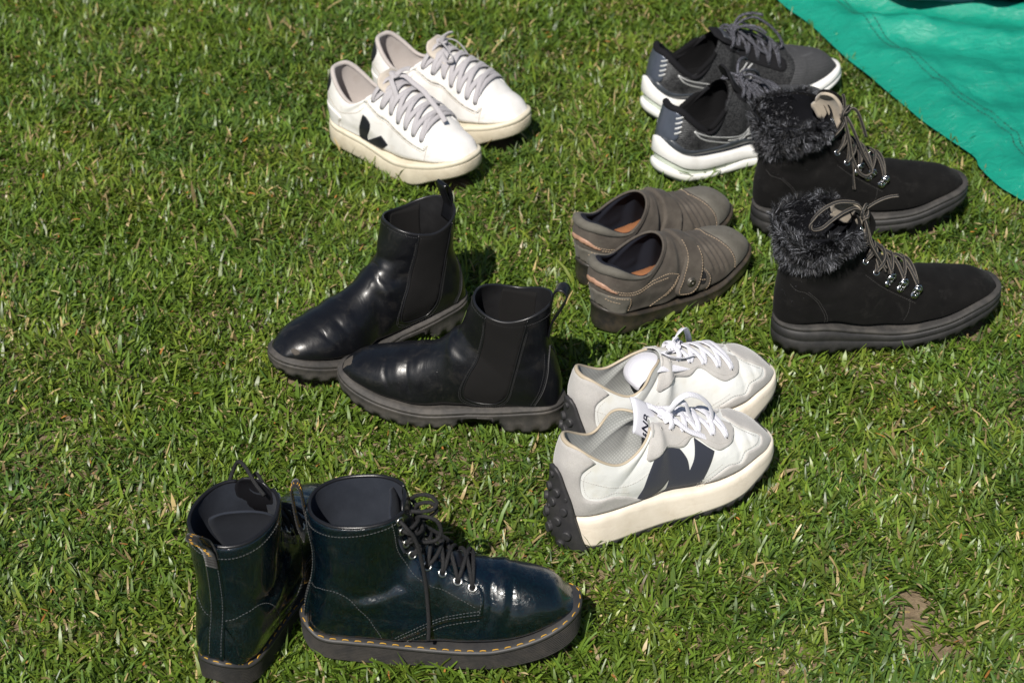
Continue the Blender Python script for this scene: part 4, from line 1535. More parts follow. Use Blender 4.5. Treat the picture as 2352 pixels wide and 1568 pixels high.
NB_M = dict(
    nylon=m_nylon('white_nylon', (.70, .71, .695), (.54, .50, .39)), suede=m_suede('pale_grey_suede', (.49, .475, .455), (.42, .405, .39), (.40, .36, .29), .25, sheen=.35),
    navy=m_fabric('navy_print_cloth', (.015, .019, .032), (.03, .034, .048), thread=.0008, rough=.75), eva=m_eva(),
    black=m_rubber('black_cleat_rubber', (.028, .028, .031), (.085, .08, .075), .35, .55), piping=m_leather('beige_piping', (.46, .39, .29), .6, bump=.1),
    lining=m_fabric('grey_mesh_lining', (.44, .45, .44), (.30, .31, .30), thread=.0016), white=m_fabric('white_tongue_cloth', (.74, .74, .80), (.66, .66, .72), thread=.001, rough=.8),
    lace=m_fabric('white_lace', (.80, .80, .86), (.62, .62, .68), thread=.0012, rough=.85), insole=m_fabric('black_insole_cloth', (.02, .02, .021), thread=.001), thread=m_plain('pale_thread', (.55, .53, .50), .9),
    ink=m_plain('navy_ink', (.010, .012, .03), .6), insole2=m_fabric('white_insole_cloth', (.62, .62, .68), (.5, .5, .55), thread=.0012, stain=(.05, .05, .05), stain_amt=.4))

def build_runner(key, label):
    loc, rz, _ = place(POSE[key])
    root = thing('running_shoe', label, 'shoe', 'white and grey retro running shoes', loc, rz)
    M = NB_M
    right = 'right' in key
    cre = creases([([(205, 98), (203, 86), (205, 74), (200, 62)], 1.2, 4, 0), ([(190, 100), (190, 88), (192, 76)], -.8, 5, 0), ([(220, 92), (222, 82), (222, 72)], .8, 3.5, 0), ([(60, 66), (90, 62), (120, 68)], -.8, 8, 0)])
    def warp(P, u, th):
        lift = 12 * np.exp(-((th - 2.25) / .42)**2) * smoothstep(.86, 1, u)
        out = 5 * np.exp(-((th - 2.25) / .5)**2) * smoothstep(.86, 1, u)
        return P + np.stack([-.5 * lift, out, lift], -1)
    U = make_upper(key, add_disp(cre, noise_disp(11 if right else 15, .6, .03)), warp)
    U.mesh('upper', M['nylon'], root)
    U.lining('lining', M['lining'], root, 3.2, .3, floor=48)
    zt, zb = ztop('runner'), zbot('runner')
    insole(U, 'insole', M['insole2'] if right else M['insole'], root, lambda x: zt(x) + 7, 8, 190, 6)
    # suede pieces
    U.panel('heel_overlay', [(1, 131, True), (12, 127), (25, 113, True), (15, 107), (9, 99), (9, 82), (13, 68), (26, 63), (43, 64), (60, 59), (74, 51), (86, 44, True), (60, 40), (14, 37), (1, 42, True)], M['suede'], root, wrap='back', off=.2, thick=1.4)
    half_panels(U, 'side_letter', [(98, 99), (108, 102), (119, 101.5), (131, 98, True), (138, 85), (140, 70, True), (146, 83), (149, 95), (151, 104, True), (161, 95), (172, 86, True), (166, 75), (161, 64), (154, 48), (150, 37, True), (110, 36, True), (112.5, 52), (115.5, 65, True), (106, 54), (98, 44), (95, 37, True), (71, 37, True), (80, 60), (86, 77), (92, 90)], M['navy'], root, sides=(-1,), off=.05, thick=.5, step=2.4)
    half_panels(U, 'eyestay', [(103, 129, True), (118, 123), (140, 115), (170, 107), (196, 100), (208, 95, True), (205, 91), (198, 87, True), (190, 86), (178, 85), (166, 92), (156, 101), (148, 104), (140, 100), (133, 98.5), (119, 102), (110, 103), (101, 99), (91, 96), (87, 99, True), (93, 112)], M['suede'], root, off=.4, thick=1.4)
    U.panel('toe_overlay', [(204, 99), (212, 94), (222, 88), (233, 82), (240, 76), (236, 71), (226, 71), (214, 72), (209, 66), (203, 62), (194, 64), (186, 63), (176, 58), (168, 54), (158, 46), (146, 40, True), (200, 46), (234, 53), (262, 57), (274, 58)], M['suede'], root, wrap='front', off=.2, thick=1.5)
    pi = math.pi
    U.panel_ut('toe_tip', np.array([.085, .07, .045, .012, .012, .045, .07]), np.array([pi, pi + .30, pi + .42, pi + .4, pi - .4, pi - .42, pi - .30]), M['black'], root, 1.6, 1.2)
    J = Joiner()
    for sd in (-1, 1):
        for pts, off in (([(8, 94), (32, 82), (56, 74), (76, 77), (91, 85)], .3), ([(19, 105), (12, 97), (12, 82), (16, 70), (28, 67), (46, 69), (64, 64)], 0.2), ([(97, 102), (112, 106), (128, 103), (142, 106), (158, 104), (170, 95), (182, 90), (197, 90)], 2.0),
                         ([(150, 46), (166, 57), (184, 67), (202, 66), (210, 75), (226, 75), (238, 79)], 1.9), ([(150, 49.5), (164, 60), (182, 70.5)], .3), ([(206, 96), (220, 87), (232, 80)], 1.9)):
            X, N = U.line(pts, sd, off)
            stitch(J, X, N, 2.0, 1.1, .3)
    J.build('stitching', M['thread'], root, stuff=True)
    P = U.P[-1][:-1] - U.N[-1][:-1] * 1.4
    n = len(P)
    k = np.arange(n)
    th = U.th[:-1]
    sel = (np.abs(th) < 2.75)
    P = P[sel]
    rr = 1.7 + 1.1 * np.exp(-(th[sel] / .5)**2)
    V, F = sweep(U.flipy(P), rr, 8)
    mesh_np('collar_piping', V, F, M['piping'], root)
    # tongue
    if right:
        tl = [(202, 96), (170, 105), (140, 113), (122, 119), (110, 125), (100, 133), (93, 139), (88, 141)]
        tw = [12, 15, 17, 18, 19, 20, 20]
    else:
        tl = [(202, 96), (170, 105), (140, 113), (122, 119), (106, 124), (92, 126), (78, 122), (68, 112), (65, 104)]
        tw = [12, 16, 19, 22, 25, 26, 26, 24]
    G = tongue_grid(tl, tw, .012, yc=0, roll=(.85 if right else .2), roll0=.5, tipround=False)
    G[..., 2] -= 2.0
    tg = sheet('tongue', G, 2.4, M['white'], root, U.mir)
    i0 = 21 if right else 15
    c = G[i0, 5]
    nn = unit(np.cross(G[i0 + 1, 5] - c, G[i0, 6] - c))
    nn = nn if nn[2] > 0 or nn[0] > 0 else -nn
    me = text_mesh('NB', .015, .25)
    me.materials.append(M['ink'])
    if right:
        tang = unit(G[i0, 3] - G[i0, 8])
        pos = c + nn * 1.45 + (G[i0, 4] - G[i0, 5])
        o = put('letters', me, tg, U.flipy(pos), U.flipy(nn), U.flipy(unit(G[i0, 8] - G[i0, 3])))
        J = Joiner()
        e = unit(G[i0, 8] - G[i0, 3])
        b = np.cross(nn, e)
        for q in range(3):
            st = pos - e * 10.0 + b * (q * 3.6 - 5.0)
            V, F = sweep([st, st - e * (4.5 - q)], .7, 4)
            J.add(U.flipy(V + nn * .1), F)
        J.build('slash_marks', M['ink'], tg)
    # laces
    ez = [(113, 121.5), (126, 116), (141, 110.5), (158, 105), (175, 98.5), (191, 92.5)]
    E = {}
    V, F = torus((0, 0, 0), (0, 0, 1), 1.7, .5, 12, 5)
    me = shared_mesh('lace_hole_ring', V, F, M['thread'])
    V, F = disc((0, 0, 0), (0, 0, 1), 1.5, .2, 10, .05)
    mh = shared_mesh('lace_hole', V, F, M['ink'])
    for sd in (-1, 1):
        for i, (x, z) in enumerate(ez):
            E[sd, i] = raw_at(U, x, z, sd, 2.0)
            o = put('eyelet', me, root, U.flipy(E[sd, i][0]), U.flipy(E[sd, i][1]))
            put('hole', mh, o, (0, 0, 0), (0, 0, 1))
    Lc = Lace(U, flat=(3.4, .8))
    Lc.span(E[-1, 5], E[1, 5], 4)
    for i in range(5, 1, -1):
        Lc.span(E[-1, i], E[1, i - 1], 4)
        Lc.span(E[1, i], E[-1, i - 1], 5.2)
    kn = np.array((126, -4, 125)) if right else np.array((128, 0, 124))
    Lc.span(E[-1, 1], (kn + [0, 3, 0], np.array((0, 0, 1.))), 3)
    Lc.span(E[1, 1], (kn - [0, 3, 0], np.array((0, 0, 1.))), 3)
    if right:
        Lc.path([kn, (131, -8, 138), (139, -9, 148), (152, -9, 151), (168, -9, 142), (181, -10, 125), (182, -12, 110), (174, -12, 103), (163, -12, 106), (156, -8, 120), (150, -6, 138), (140, -4, 140), (130, -4, 130)])
        Lc.path([kn + [0, -2, 0], (134, -16, 124), (146, -24, 113), (160, -27, 104), (176, -30, 94)])
        Lc.path([kn + [0, 3, 2], (118, 12, 132), (108, 16, 136), (114, 20, 128), (132, 18, 121), (152, 14, 117), (170, 8, 112)])
        Lc.path([kn + [0, 0, 0], (142, 6, 120), (160, 0, 114), (174, -10, 107), (186, -18, 98)])
        Lc.path([kn + [-5, -6, 0], kn + [2, -8, 5], kn + [6, 0, 5], kn + [2, 6, 2], kn + [-5, 4, 0], kn + [-4, -4, 5], kn + [4, -3, 2]])
    else:
        Lc.path([kn, (128, 0, 136), (138, -4, 143), (150, -12, 140), (162, -24, 124), (172, -34, 104), (178, -40, 84), (172, -41, 76), (164, -38, 82), (154, -30, 104), (144, -20, 124), (134, -6, 130)])
        Lc.path([kn, (130, -14, 124), (138, -28, 108), (144, -36, 92), (150, -40, 76), (160, -46, 62)])
        Lc.path([kn + [2, 4, 0], (140, -10, 126), (156, -26, 108), (166, -36, 88), (172, -44, 66)])
        Lc.path([kn + [0, 3, 1], (116, 8, 130), (106, 12, 134), (112, 18, 130), (130, 18, 122), (148, 14, 118)])
        Lc.path([kn + [-5, -6, 0], kn + [2, -8, 5], kn + [6, 0, 5], kn + [2, 6, 2], kn + [-5, 4, 0], kn + [-4, -4, 5], kn + [4, -3, 2]])
    Lc.build('lace', M['lace'], root)
    # foam midsole, black outsole, studded heel cleat
    f = U.foot
    wob = lambda x, s: .6 * np.sin(x / 9.0)
    sole_part('midsole', f, [(-7, lambda x, s: zt(x) + 2.0), (-1.6, lambda x, s: zt(x) + 1.8), (-.2, lambda x, s: zt(x) + .4), (.6, lambda x, s: zt(x) - 6), (1.0, lambda x, s: (zt(x) + zb(x)) / 2), (1.3, lambda x, s: zb(x) + 8), (.8, lambda x, s: zb(x) + 4.5), (-6, lambda x, s: zb(x) + 4)], M['eva'], root)
    lug = lambda x, s: 1.2 * (np.sin(s * 2 * np.pi * 44) > 0)
    sole_part('outsole', f, [(-4, lambda x, s: zb(x) + 5.5), (1.2, lambda x, s: zb(x) + 5), (lambda x, s: 1.6 + 0 * x - lug(x, s), lambda x, s: zb(x) + 3), (lambda x, s: .6 + 0 * x - lug(x, s), lambda x, s: zb(x) - .5 + .9 * lug(x, s)), (-6, lambda x, s: zb(x))], M['black'], root, smooth=False)
    zs = np.linspace(0, 1, 22)
    Z = 103 - 109 * zs
    xb = pchip([-7, 20, 45, 65, 85, 104], [-7, -13, -13, -11, -11, -12], Z)
    hw = pchip([-7, 20, 45, 65, 85, 98, 104], [33, 31, 27, 22, 15, 10, 3.5], Z)
    Rr = pchip([-7, 45, 104], [33, 32, 26], Z)
    s = np.linspace(-1, 1, 15)
    G = np.zeros((22, 15, 3))
    y = hw[:, None] * s[None]
    G[..., 0] = xb[:, None] + Rr[:, None] - np.sqrt(np.maximum(Rr[:, None]**2 - y**2 * .93, 1))
    G[..., 1] = y
    G[..., 2] = Z[:, None]
    cl = sheet('heel_cleat', G, 3.6, M['black'], root, U.mir)
    Vd, Fd = disc((0, 0, 0), (0, 0, 1), 5.2, 3.8, 16, .06)
    ms = shared_mesh('heel_lug', Vd, Fd, M['black'], False)
    NN = unit(np.cross(np.gradient(G, axis=1), np.gradient(G, axis=0)))
    if NN[10, 7][0] > 0:
        NN = -NN
    for (a, b, sc) in ((.10, 0, .7), (.27, .35, 1), (.27, -.5, 1), (.42, -.1, 1), (.47, .62, 1), (.47, -.72, 1), (.62, .30, 1.05), (.62, -.38, 1.05), (.78, .72, 1.1), (.78, 0, 1.1), (.78, -.72, 1.1), (.92, .4, .95), (.92, -.4, .95), (.38, .8, .5), (.56, .9, .5), (.68, .78, .55), (.33, -.85, .5), (.7, -.05, .5), (.53, .1, .5)):
        i, j = int(round(a * 21)), int(round((b + 1) / 2 * 14))
        put('heel_lug', ms, cl, U.flipy(G[i, j] + NN[i, j] * 1.5), U.flipy(NN[i, j]), scale=sc)
build_runner('runner_right', 'white grey running shoe showing its big navy side letter and black studded heel')
build_runner('runner_left', 'white grey running shoe half hidden behind the one showing the big navy letter')
# ------------------------------------------------------------------ black elastic-sided boots
CH_M = dict(
    leather=m_leather('black_smooth_leather', (.0048, .0052, .0068), .34, grain=1100, bump=.10, dirt=(.10, .09, .075), dirt_amt=.18, coat=.05, wr=.13),
    elastic=m_fabric('black_elastic', (.0035, .0034, .0034), (.0105, .010, .010), thread=.0007, rough=.95, sheen=0),
    lining=m_leather('black_lining', (.012, .012, .013), .42, bump=.35), sole=m_rubber('grey_black_rubber', (.040, .038, .036), (.135, .12, .105), .6, .62),
    thread=m_plain('black_thread', (.035, .035, .037), .6), rim=m_leather('black_edge', (.012, .012, .014), .3, bump=.05), scuff=m_plain('scuffed_leather', (.075, .065, .055), .9))
def build_chelsea(key, label):
    loc, rz, _ = place(POSE[key])
    root = thing('ankle_boot', label, 'boot', 'black elastic-sided ankle boots', loc, rz)
    M = CH_M
    left = 'left' in key
    if left:
        lst = [([(216, 74), (215, 62), (208, 48), (206, 38)], 1.3, 2.6, 0), ([(203, 79), (200, 66), (196, 50)], -1.2, 5, 0), ([(190, 82), (188, 68), (184, 52), (182, 40)], 1.6, 2.8, 0), ([(176, 86), (175, 70), (172, 50)], -1.0, 5, 0),
               ([(168, 60), (165, 45), (160, 32)], 1.0, 2.2, 0), ([(141, 112), (128, 104), (112, 96)], 1.4, 5, 0), ([(132, 122), (120, 116), (106, 112)], -1.0, 5, 0), ([(30, 104), (46, 96), (60, 98)], 1.3, 4, 0), ([(26, 92), (40, 84), (56, 88)], -1.0, 5, 0)]
    else:
        lst = [([(228, 72), (222, 62), (214, 52), (208, 42)], 1.4, 2.8, 0), ([(205, 79), (198, 66), (190, 54), (184, 44)], 1.6, 3.0, 0), ([(216, 74), (208, 62), (200, 50)], -1.0, 5, 0), ([(192, 82), (182, 68), (174, 54)], -1.2, 6, 0),
               ([(140, 112), (126, 106), (108, 104)], 2.2, 5, 0), ([(134, 122), (120, 118), (104, 116)], -1.6, 5, 0), ([(150, 104), (140, 96), (124, 92)], -1.5, 7, 0), ([(128, 132), (116, 128), (100, 130)], 1.2, 4, 0)]
    U = make_upper(key, add_disp(creases([(p_, d_ * .7, w_, s_) for p_, d_, w_, s_ in lst]), noise_disp(23 if left else 29, .8, .026)))
    U.mesh('upper', M['leather'], root)
    U.lining('lining', M['lining'], root, 2.8, .3, floor=40)
    zt, zb = ztop('chelsea'), zbot('chelsea')
    el = [(88, 164, True), (90, 148), (92, 131), (100, 98), (110, 77), (116, 58), (114, 45), (102, 39), (88, 38.5), (76, 41), (64, 54), (57, 82), (50, 116), (44, 144), (39, 166, True)]
    half_panels(U, 'elastic_gusset', el, M['elastic'], root, off=-.2, thick=.9)
    # the inside faces of the gussets
    for sd in (-1, 1):
        us = []
        C = catmull([(86, 160), (64, 158), (42, 161)], 6)
        top_u, top_t = U.snap(C, sd)
        rows = []
        for d in np.linspace(0, .22, 10):
            rows.append(U.ev(np.minimum(top_u, 1.0) - d, top_t, -3.2))
        sheet('gusset_back', np.array(rows), .8, M['elastic'], root, U.mir)
    J = Joiner()
    for sd in (-1, 1):
        e = [p[:2] for p in el]
        X, N = U.line(e, sd, .5)
        seam(J, X, N, .9, .2)
    J.build('gusset_piping', M['rim'], root)
    J = Joiner()
    for sd in (-1, 1):
        for grow in (1.06, 1.11):
            cx, cz = 78, 100
            e = [(cx + (p[0] - cx) * (grow + .04), cz + (p[1] - cz) * grow if p[1] < 150 else p[1]) for p in el[1:-1]]
            X, N = U.line(e, sd, .3)
            stitch(J, X, N, 1.9, 1.0, .32)
        for dx in (0, 3):
            X, N = U.line([(20 + dx, 108), (19 + dx, 96), (19 + dx, 84), (23 + dx, 64), (33 + dx, 42)], sd, .2)
            stitch(J, X, N, 2.0, 1.0, .32)
        X, N = U.line([(20, 111), (18.5, 98), (17.5, 84), (21, 64), (31, 42)], sd, .2)
        seam(J, X, N, .8, .1)
    Xr, Nr = U.ev(np.full(200, .975), np.linspace(-3.1, 3.1, 200), .3, True)
    stitch(J, U.flipy(Xr), U.flipy(Nr), 2.0, 1.1, .32)
    J.build('stitching', M['thread'], root, stuff=True)
    U.rim('collar_binding', M['rim'], root, 2.8, 1.7)
    # heel loop
    ln = [(23, 150), (20, 166), (17, 180), (13, 191), (6, 195), (-1, 189), (2, 176), (10, 160), (17, 146), (20, 128)] if left else [(26, 150), (22, 168), (21, 184), (25, 198), (30, 203), (32, 198), (27, 184), (21, 168), (19, 150), (21, 132)]
    pull_loop(U, 'heel_loop', ln, 9.5, 2.0, M['leather'], root)
    if left:
        U.panel('toe_scuff', [(276, 49), (270, 56), (262, 59), (262, 56), (268, 52), (274, 46)], M['scuff'], root, side=-1, off=-.25, thick=.4, step=2)
    else:
        U.panel('toe_scuff', [(266, 52), (262, 55), (257, 53), (259, 49), (264, 48)], M['scuff'], root, side=1, off=-.25, thick=.4, step=2)
    # welt, sole with a separate heel block and a lugged edge
    f = U.foot
    sole_part('welt', f, [(-9, lambda x, s: zt(x) + 1.2), (-3.4, lambda x, s: zt(x) + 1.4), (-2.6, lambda x, s: zt(x) - .2), (-.6, lambda x, s: zt(x) - .2), (.2, lambda x, s: zt(x) - 1.6), (-.2, lambda x, s: zt(x) - 5.0), (-8, lambda x, s: zt(x) - 5.4)], M['sole'], root)
    arch = lambda x: 17 * np.exp(-((np.asarray(x) - 98) / 27.0)**6)
    lug = lambda x, s: (np.sin(s * 2 * np.pi * 30) > -.2).astype(float)
    sole_part('lugged_sole', f, [(-5, lambda x, s: zt(x) - 4.6), (.2, lambda x, s: zt(x) - 4.8), (.9, lambda x, s: zt(x) - 7.5), (.1, lambda x, s: zt(x) - 8.5), (.7, lambda x, s: (zt(x) + zb(x)) / 2 - 2), (0, lambda x, s: zb(x) + 5 + arch(x)),
                                 (lambda x, s: -1.4 + 1.4 * lug(x, s), lambda x, s: zb(x) + 4.5 + arch(x)), (lambda x, s: -2 + 1.4 * lug(x, s), lambda x, s: zb(x) + arch(x)), (-9, lambda x, s: zb(x) + arch(x))], M['sole'], root, n=240)
build_chelsea('chelsea_left', 'black elastic-sided ankle boot lying flat side to the viewer, its heel by the grey runners')
build_chelsea('chelsea_right', 'black elastic-sided ankle boot standing behind its twin, heel loop sticking straight up')
# ------------------------------------------------------------------ black nubuck boots with fake-fur cuffs
FU_M = dict(
    nubuck=m_suede('black_nubuck', (.0048, .0046, .0047), (.009, .0086, .0084), (.10, .095, .088), .22, sheen=.02, nap=1300), rubber=m_rubber('black_lug_rubber', (.020, .020, .021), (.075, .07, .065), .35, .6),
    welt=m_rubber('dusty_welt', (.032, .031, .03), (.11, .10, .09), .6, .7), metal=m_plain('nickel', (.62, .62, .63), .18, 1.0, bump=.02), lace=None,
    fleece=m_suede('beige_fleece', (.46, .40, .32), (.36, .31, .245), nap=420, sheen=.3), cuff=m_suede('cuff_backing', (.006, .0065, .009), sheen=0), thread=m_plain('dark_thread', (.05, .048, .046), .8), hole=m_plain('dark_hole', (.006, .006, .006), .9))
def m_striped_cord():
    t = NT('striped_cord')
    w = t.wave(155, vec=t.mapping(rot=(.4, .5, .2)), dirn='X', dist=.6)
    col = t.mix(t.ramp(t.noise(520, 2), [(.42, 0), (.56, 1)]), (.018, .017, .017), (.36, .31, .25))
    t.p(color=col, rough=.8, normal=t.bump(t.noise(620, 2), .6, .0006), spec=.25)
    return t.m
FU_M['lace'] = m_striped_cord()
FU_M['lace_stripe'] = m_plain('tan_cord_stripe', (.19, .165, .135), .85)
FU_M['cord'] = m_plain('black_cord_body', (.016, .0155, .0155), .8)
def m_fur():
    m = bpy.data.materials.new('fake_fur')
    m.use_nodes = True
    t = m.node_tree
    b = t.nodes['Principled BSDF']
    a = t.nodes.new('ShaderNodeAttribute')
    a.attribute_name = 'tint'
    t.links.new(a.outputs['Color'], b.inputs['Base Color'])
    b.inputs['Roughness'].default_value = .45
    b.inputs['Specular IOR Level'].default_value = .35
    return m
FUR_MAT = m_fur()

def fur_mesh(U, parent, n, rg, tuft):
    """thin tapering hairs rooted round the cuff, outside, over the rim and inside"""
    k_in = rg.random(n) < .40
    th = rg.uniform(-2.26, 2.26, n)
    th = np.where(k_in, rg.uniform(-1.75, 2.3, n), th)
    back = U.ev(U.u, np.zeros_like(U.u))
    zz = back[:, 2]
    usel = U.u > .6
    v = rg.random(n) ** .9
    u_lo = np.interp(124, zz[usel], U.u[usel])
    u = np.where(k_in, 1 - .22 * rg.random(n)**1.3, u_lo + (1 - u_lo) * v)
    X, N = U.ev(u, th, np.where(k_in, -3.0, 5.0), True)
    N = np.where(k_in[:, None], -N, N)
    w = (u - u_lo) / (1 - u_lo)
    def nz(s, sc):
        return vnoise(X[:, 0] * sc + X[:, 1] * sc * .6, X[:, 2] * sc - X[:, 1] * sc * .7, 1, s) - .5
    cl = np.stack([nz(tuft, .09), nz(tuft + 1, .09), nz(tuft + 2, .09)], -1) * 1.9 + np.stack([nz(tuft + 3, .22), nz(tuft + 4, .22), nz(tuft + 5, .22)], -1) * 1.6
    up = np.stack([np.zeros(n), np.zeros(n), -.75 + 1.75 * w**1.3], -1)
    up[k_in, 2] = .9
    D = unit(N * np.where(k_in, .45, .75)[:, None] + up + cl + rg.normal(0, .28, (n, 3)))
    ln = rg.uniform(6, 11, n) * (1 + .3 * w)
    ln[k_in] *= .8
    droop = rg.uniform(-.1, .5, n)
    D2 = unit(D + np.stack([0 * droop, 0 * droop, -droop], -1) + rg.normal(0, .22, (n, 3)) + cl * .3)
    a = X
    b = a + D * (ln * .5)[:, None]
    c = b + D2 * (ln * .5)[:, None]
    side = unit(np.cross(D, rg.normal(0, 1, (n, 3))))
    r = rg.uniform(.17, .32, n)[:, None]
    V = np.stack([a - side * r, a + side * r, b - side * r * .8, b + side * r * .8, c], 1)
    base = np.arange(n)[:, None] * 5
    F3 = np.concatenate([base + np.array([[0, 1, 3]]), base + np.array([[0, 3, 2]]), base + np.array([[2, 3, 4]])])
    o = mesh_np('fur', U.flipy(V.reshape(-1, 3)), F3, FUR_MAT, parent)
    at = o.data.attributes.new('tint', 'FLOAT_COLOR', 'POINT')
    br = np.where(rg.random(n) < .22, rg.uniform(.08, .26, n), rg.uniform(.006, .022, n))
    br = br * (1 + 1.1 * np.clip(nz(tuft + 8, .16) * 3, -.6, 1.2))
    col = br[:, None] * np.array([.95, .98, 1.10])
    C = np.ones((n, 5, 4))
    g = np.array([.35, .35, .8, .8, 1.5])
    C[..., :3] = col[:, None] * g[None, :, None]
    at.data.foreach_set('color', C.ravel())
    o['kind'] = 'stuff'
    return o

def striped(U, paths, root):
    """cord with a pale thread spiralling along each side"""
    J, S = Joiner(), Joiner()
    for pts in paths:
        P = resample(catmull(pts, 7), step=1.5)
        V, F = sweep(P, 2.1, 7)
        J.add(U.flipy(V), F if not U.mir else [f[::-1] for f in F])
        T = unit(np.gradient(P, axis=0))
        a = np.cross(T, np.tile((.3, .5, .8), (len(P), 1)))
        a = unit(a)
        b = np.cross(T, a)
        for ph in np.linspace(0, 2 * np.pi, 3, endpoint=False) + .4:
            Q = P + (a * math.cos(ph) + b * math.sin(ph)) * 1.85
            V, F = sweep(Q, .52, 4)
            S.add(U.flipy(V), F)
    lc = J.build('lace', FU_M['cord'], root)
    S.build('pale_thread', FU_M['lace_stripe'], lc)

def build_fur(key, label):
    loc, rz, _ = place(POSE[key])
    root = thing('hiking_boot', label, 'boot', 'black fur-cuffed boots', loc, rz)
    M = FU_M
    right = 'right' in key
    cre = creases([([(216, 80), (214, 68), (208, 50)], 1.3, 4, 0), ([(202, 84), (198, 70), (192, 50)], -1.0, 6, 0), ([(188, 88), (184, 74), (178, 54)], 1.1, 4, 0), ([(20, 112), (44, 104), (70, 104), (92, 112)], 2.0, 6, 0), ([(20, 96), (50, 88), (84, 90)], -1.6, 8, 0),
                   ([(24, 82), (50, 74), (76, 80)], 1.2, 5, 0), ([(128, 118), (112, 108), (96, 106)], 1.2, 5, 0), ([(6, 66), (30, 54), (50, 50)], 1.0, 4, 0)])
    def warp(P, u, th):
        b = 2.5 * smoothstep(.80, .87, u) * (1 - smoothstep(2.2, 2.6, np.abs(th)))
        d = np.stack([-np.cos(th) * .8, np.sign(th) * np.sin(np.abs(th)), 0 * th], -1)
        return P + d * b[..., None]
    U = make_upper(key, add_disp(cre, noise_disp(37 if right else 41, .9, .025)), warp)
    U.mesh('upper', M['nubuck'], root)
    U.lining('lining', M['cuff'], root, 5.0, .3, floor=48)
    zt, zb = ztop('fur'), zbot('fur')
    rg = np.random.default_rng(5 if right else 8)
    # fur cuff
    us = np.linspace(.80, 1, 16)
    ths = np.linspace(-2.45, 2.45, 60)
    back = U.ev(U.u, np.zeros_like(U.u))
    u_lo = np.interp(120, back[U.u > .6][:, 2], U.u[U.u > .6])
    us = np.linspace(u_lo, 1, 16)
    UU, TT = np.meshgrid(us, ths, indexing='ij')
    prof = 4.0 * np.sin(np.pi * np.clip((UU - u_lo) / (1 - u_lo), 0.02, .98))**.5
    G = U.ev(UU.ravel(), TT.ravel(), prof.ravel()).reshape(16, 60, 3)
    cuff = sheet('cuff', G, 1.0, M['cuff'], root, U.mir)
    fur_mesh(U, cuff, 28000, rg, 50 if right else 70)
    # fleece-lined tongue and facing
    if right:
        tl = [(120, 132), (111, 150), (104, 168), (94, 184), (82, 194), (70, 196)]
        sheet('tongue', tongue_grid(tl, [22, 24, 26, 26, 22], .010, yc=9, roll=-.8, roll0=.1), 3.0, M['nubuck'], root, U.mir)
        tl = [(112, 150), (104, 166), (92, 181), (80, 191), (69, 193)]
        sheet('tongue_lining', tongue_grid(tl, [9, 19, 24, 21], .010, yc=7, roll=-.85, roll0=.0), 3.0, M['fleece'], root, U.mir)
    else:
        tl = [(120, 132), (111, 150), (106, 168), (101, 186), (92, 197), (84, 200)]
        sheet('tongue', tongue_grid(tl, [20, 22, 24, 24, 20], .010, yc=-8, roll=.8, roll0=.1), 3.0, M['nubuck'], root, U.mir)
        tl = [(110, 146), (103, 164), (97, 182), (90, 193), (82, 196)]
        sheet('tongue_lining', tongue_grid(tl, [9, 19, 23, 20], .012, yc=-6, roll=.85, roll0=.0), 4.0, M['fleece'], root, U.mir)
    # eyestay facing of plain nubuck up the front edge, and seams
    half_panels(U, 'facing', [(97, 182, True), (99, 165), (103, 146), (110, 130), (120, 118), (134, 106), (150, 97), (166, 89), (182, 84, True), (180, 74), (172, 66, True), (156, 74), (138, 84), (122, 98), (106, 112), (93, 128), (86, 150), (83, 181, True)], M['nubuck'], root, off=.1, thick=1.5)
    J = Joiner()
    for sd in (-1, 1):
        for pts in ([(10, 104), (16, 98), (26, 97), (40, 84), (47, 72), (54, 58), (56, 44)], [(29, 98), (43, 84), (50, 72), (57, 58), (59, 44)], [(164, 88), (165, 70), (164, 54), (158, 38)], [(172, 63), (156, 71), (138, 81), (121, 95), (105, 108)]):
            X, N = U.line(pts, sd, .2)
            stitch(J, X, N, 1.9, 1.0, .34)
    J.build('stitching', M['thread'], root, stuff=True)
    # eyelets above, lace hooks below
    ey = [(93, 174), (96, 150), (105, 124), (119, 109)]
    hk = [(134, 92), (152, 82), (170, 73)]
    V, F = torus((0, 0, 0), (0, 0, 1), 3.6, 1.1, 16, 6, .9)
    me = shared_mesh('boot_eyelet', V, F, M['metal'])
    V, F = disc((0, 0, 0), (0, 0, 1), 3.0, .3, 12, .1)
    mh = shared_mesh('boot_eyelet_hole', V, F, M['hole'])
    V, F = disc((0, 0, 0), (0, 0, 1), 4.2, 1.8, 16, .4)
    mb = shared_mesh('hook_rivet', V, F, M['metal'])
    V, F = sweep([(-3.4, 1, 0), (-3.8, 5, 1.5), (-3.6, 9, 3.6), (0, 11.4, 4.6), (3.6, 9, 3.6), (3.8, 5, 1.5), (3.4, 1, 0)], 1.05, 6)
    Jt = Joiner()
    Jt.add(V, F)
    V, F = sweep([(-4.4, 7.0, 1.6), (4.4, 7.0, 1.6)], 2.5, 9)
    Jt.add(V, F)
    md = shared_mesh('hook_loop', np.concatenate(Jt.v), Jt.f, M['metal'])
    E = {}
    rows = ey + hk
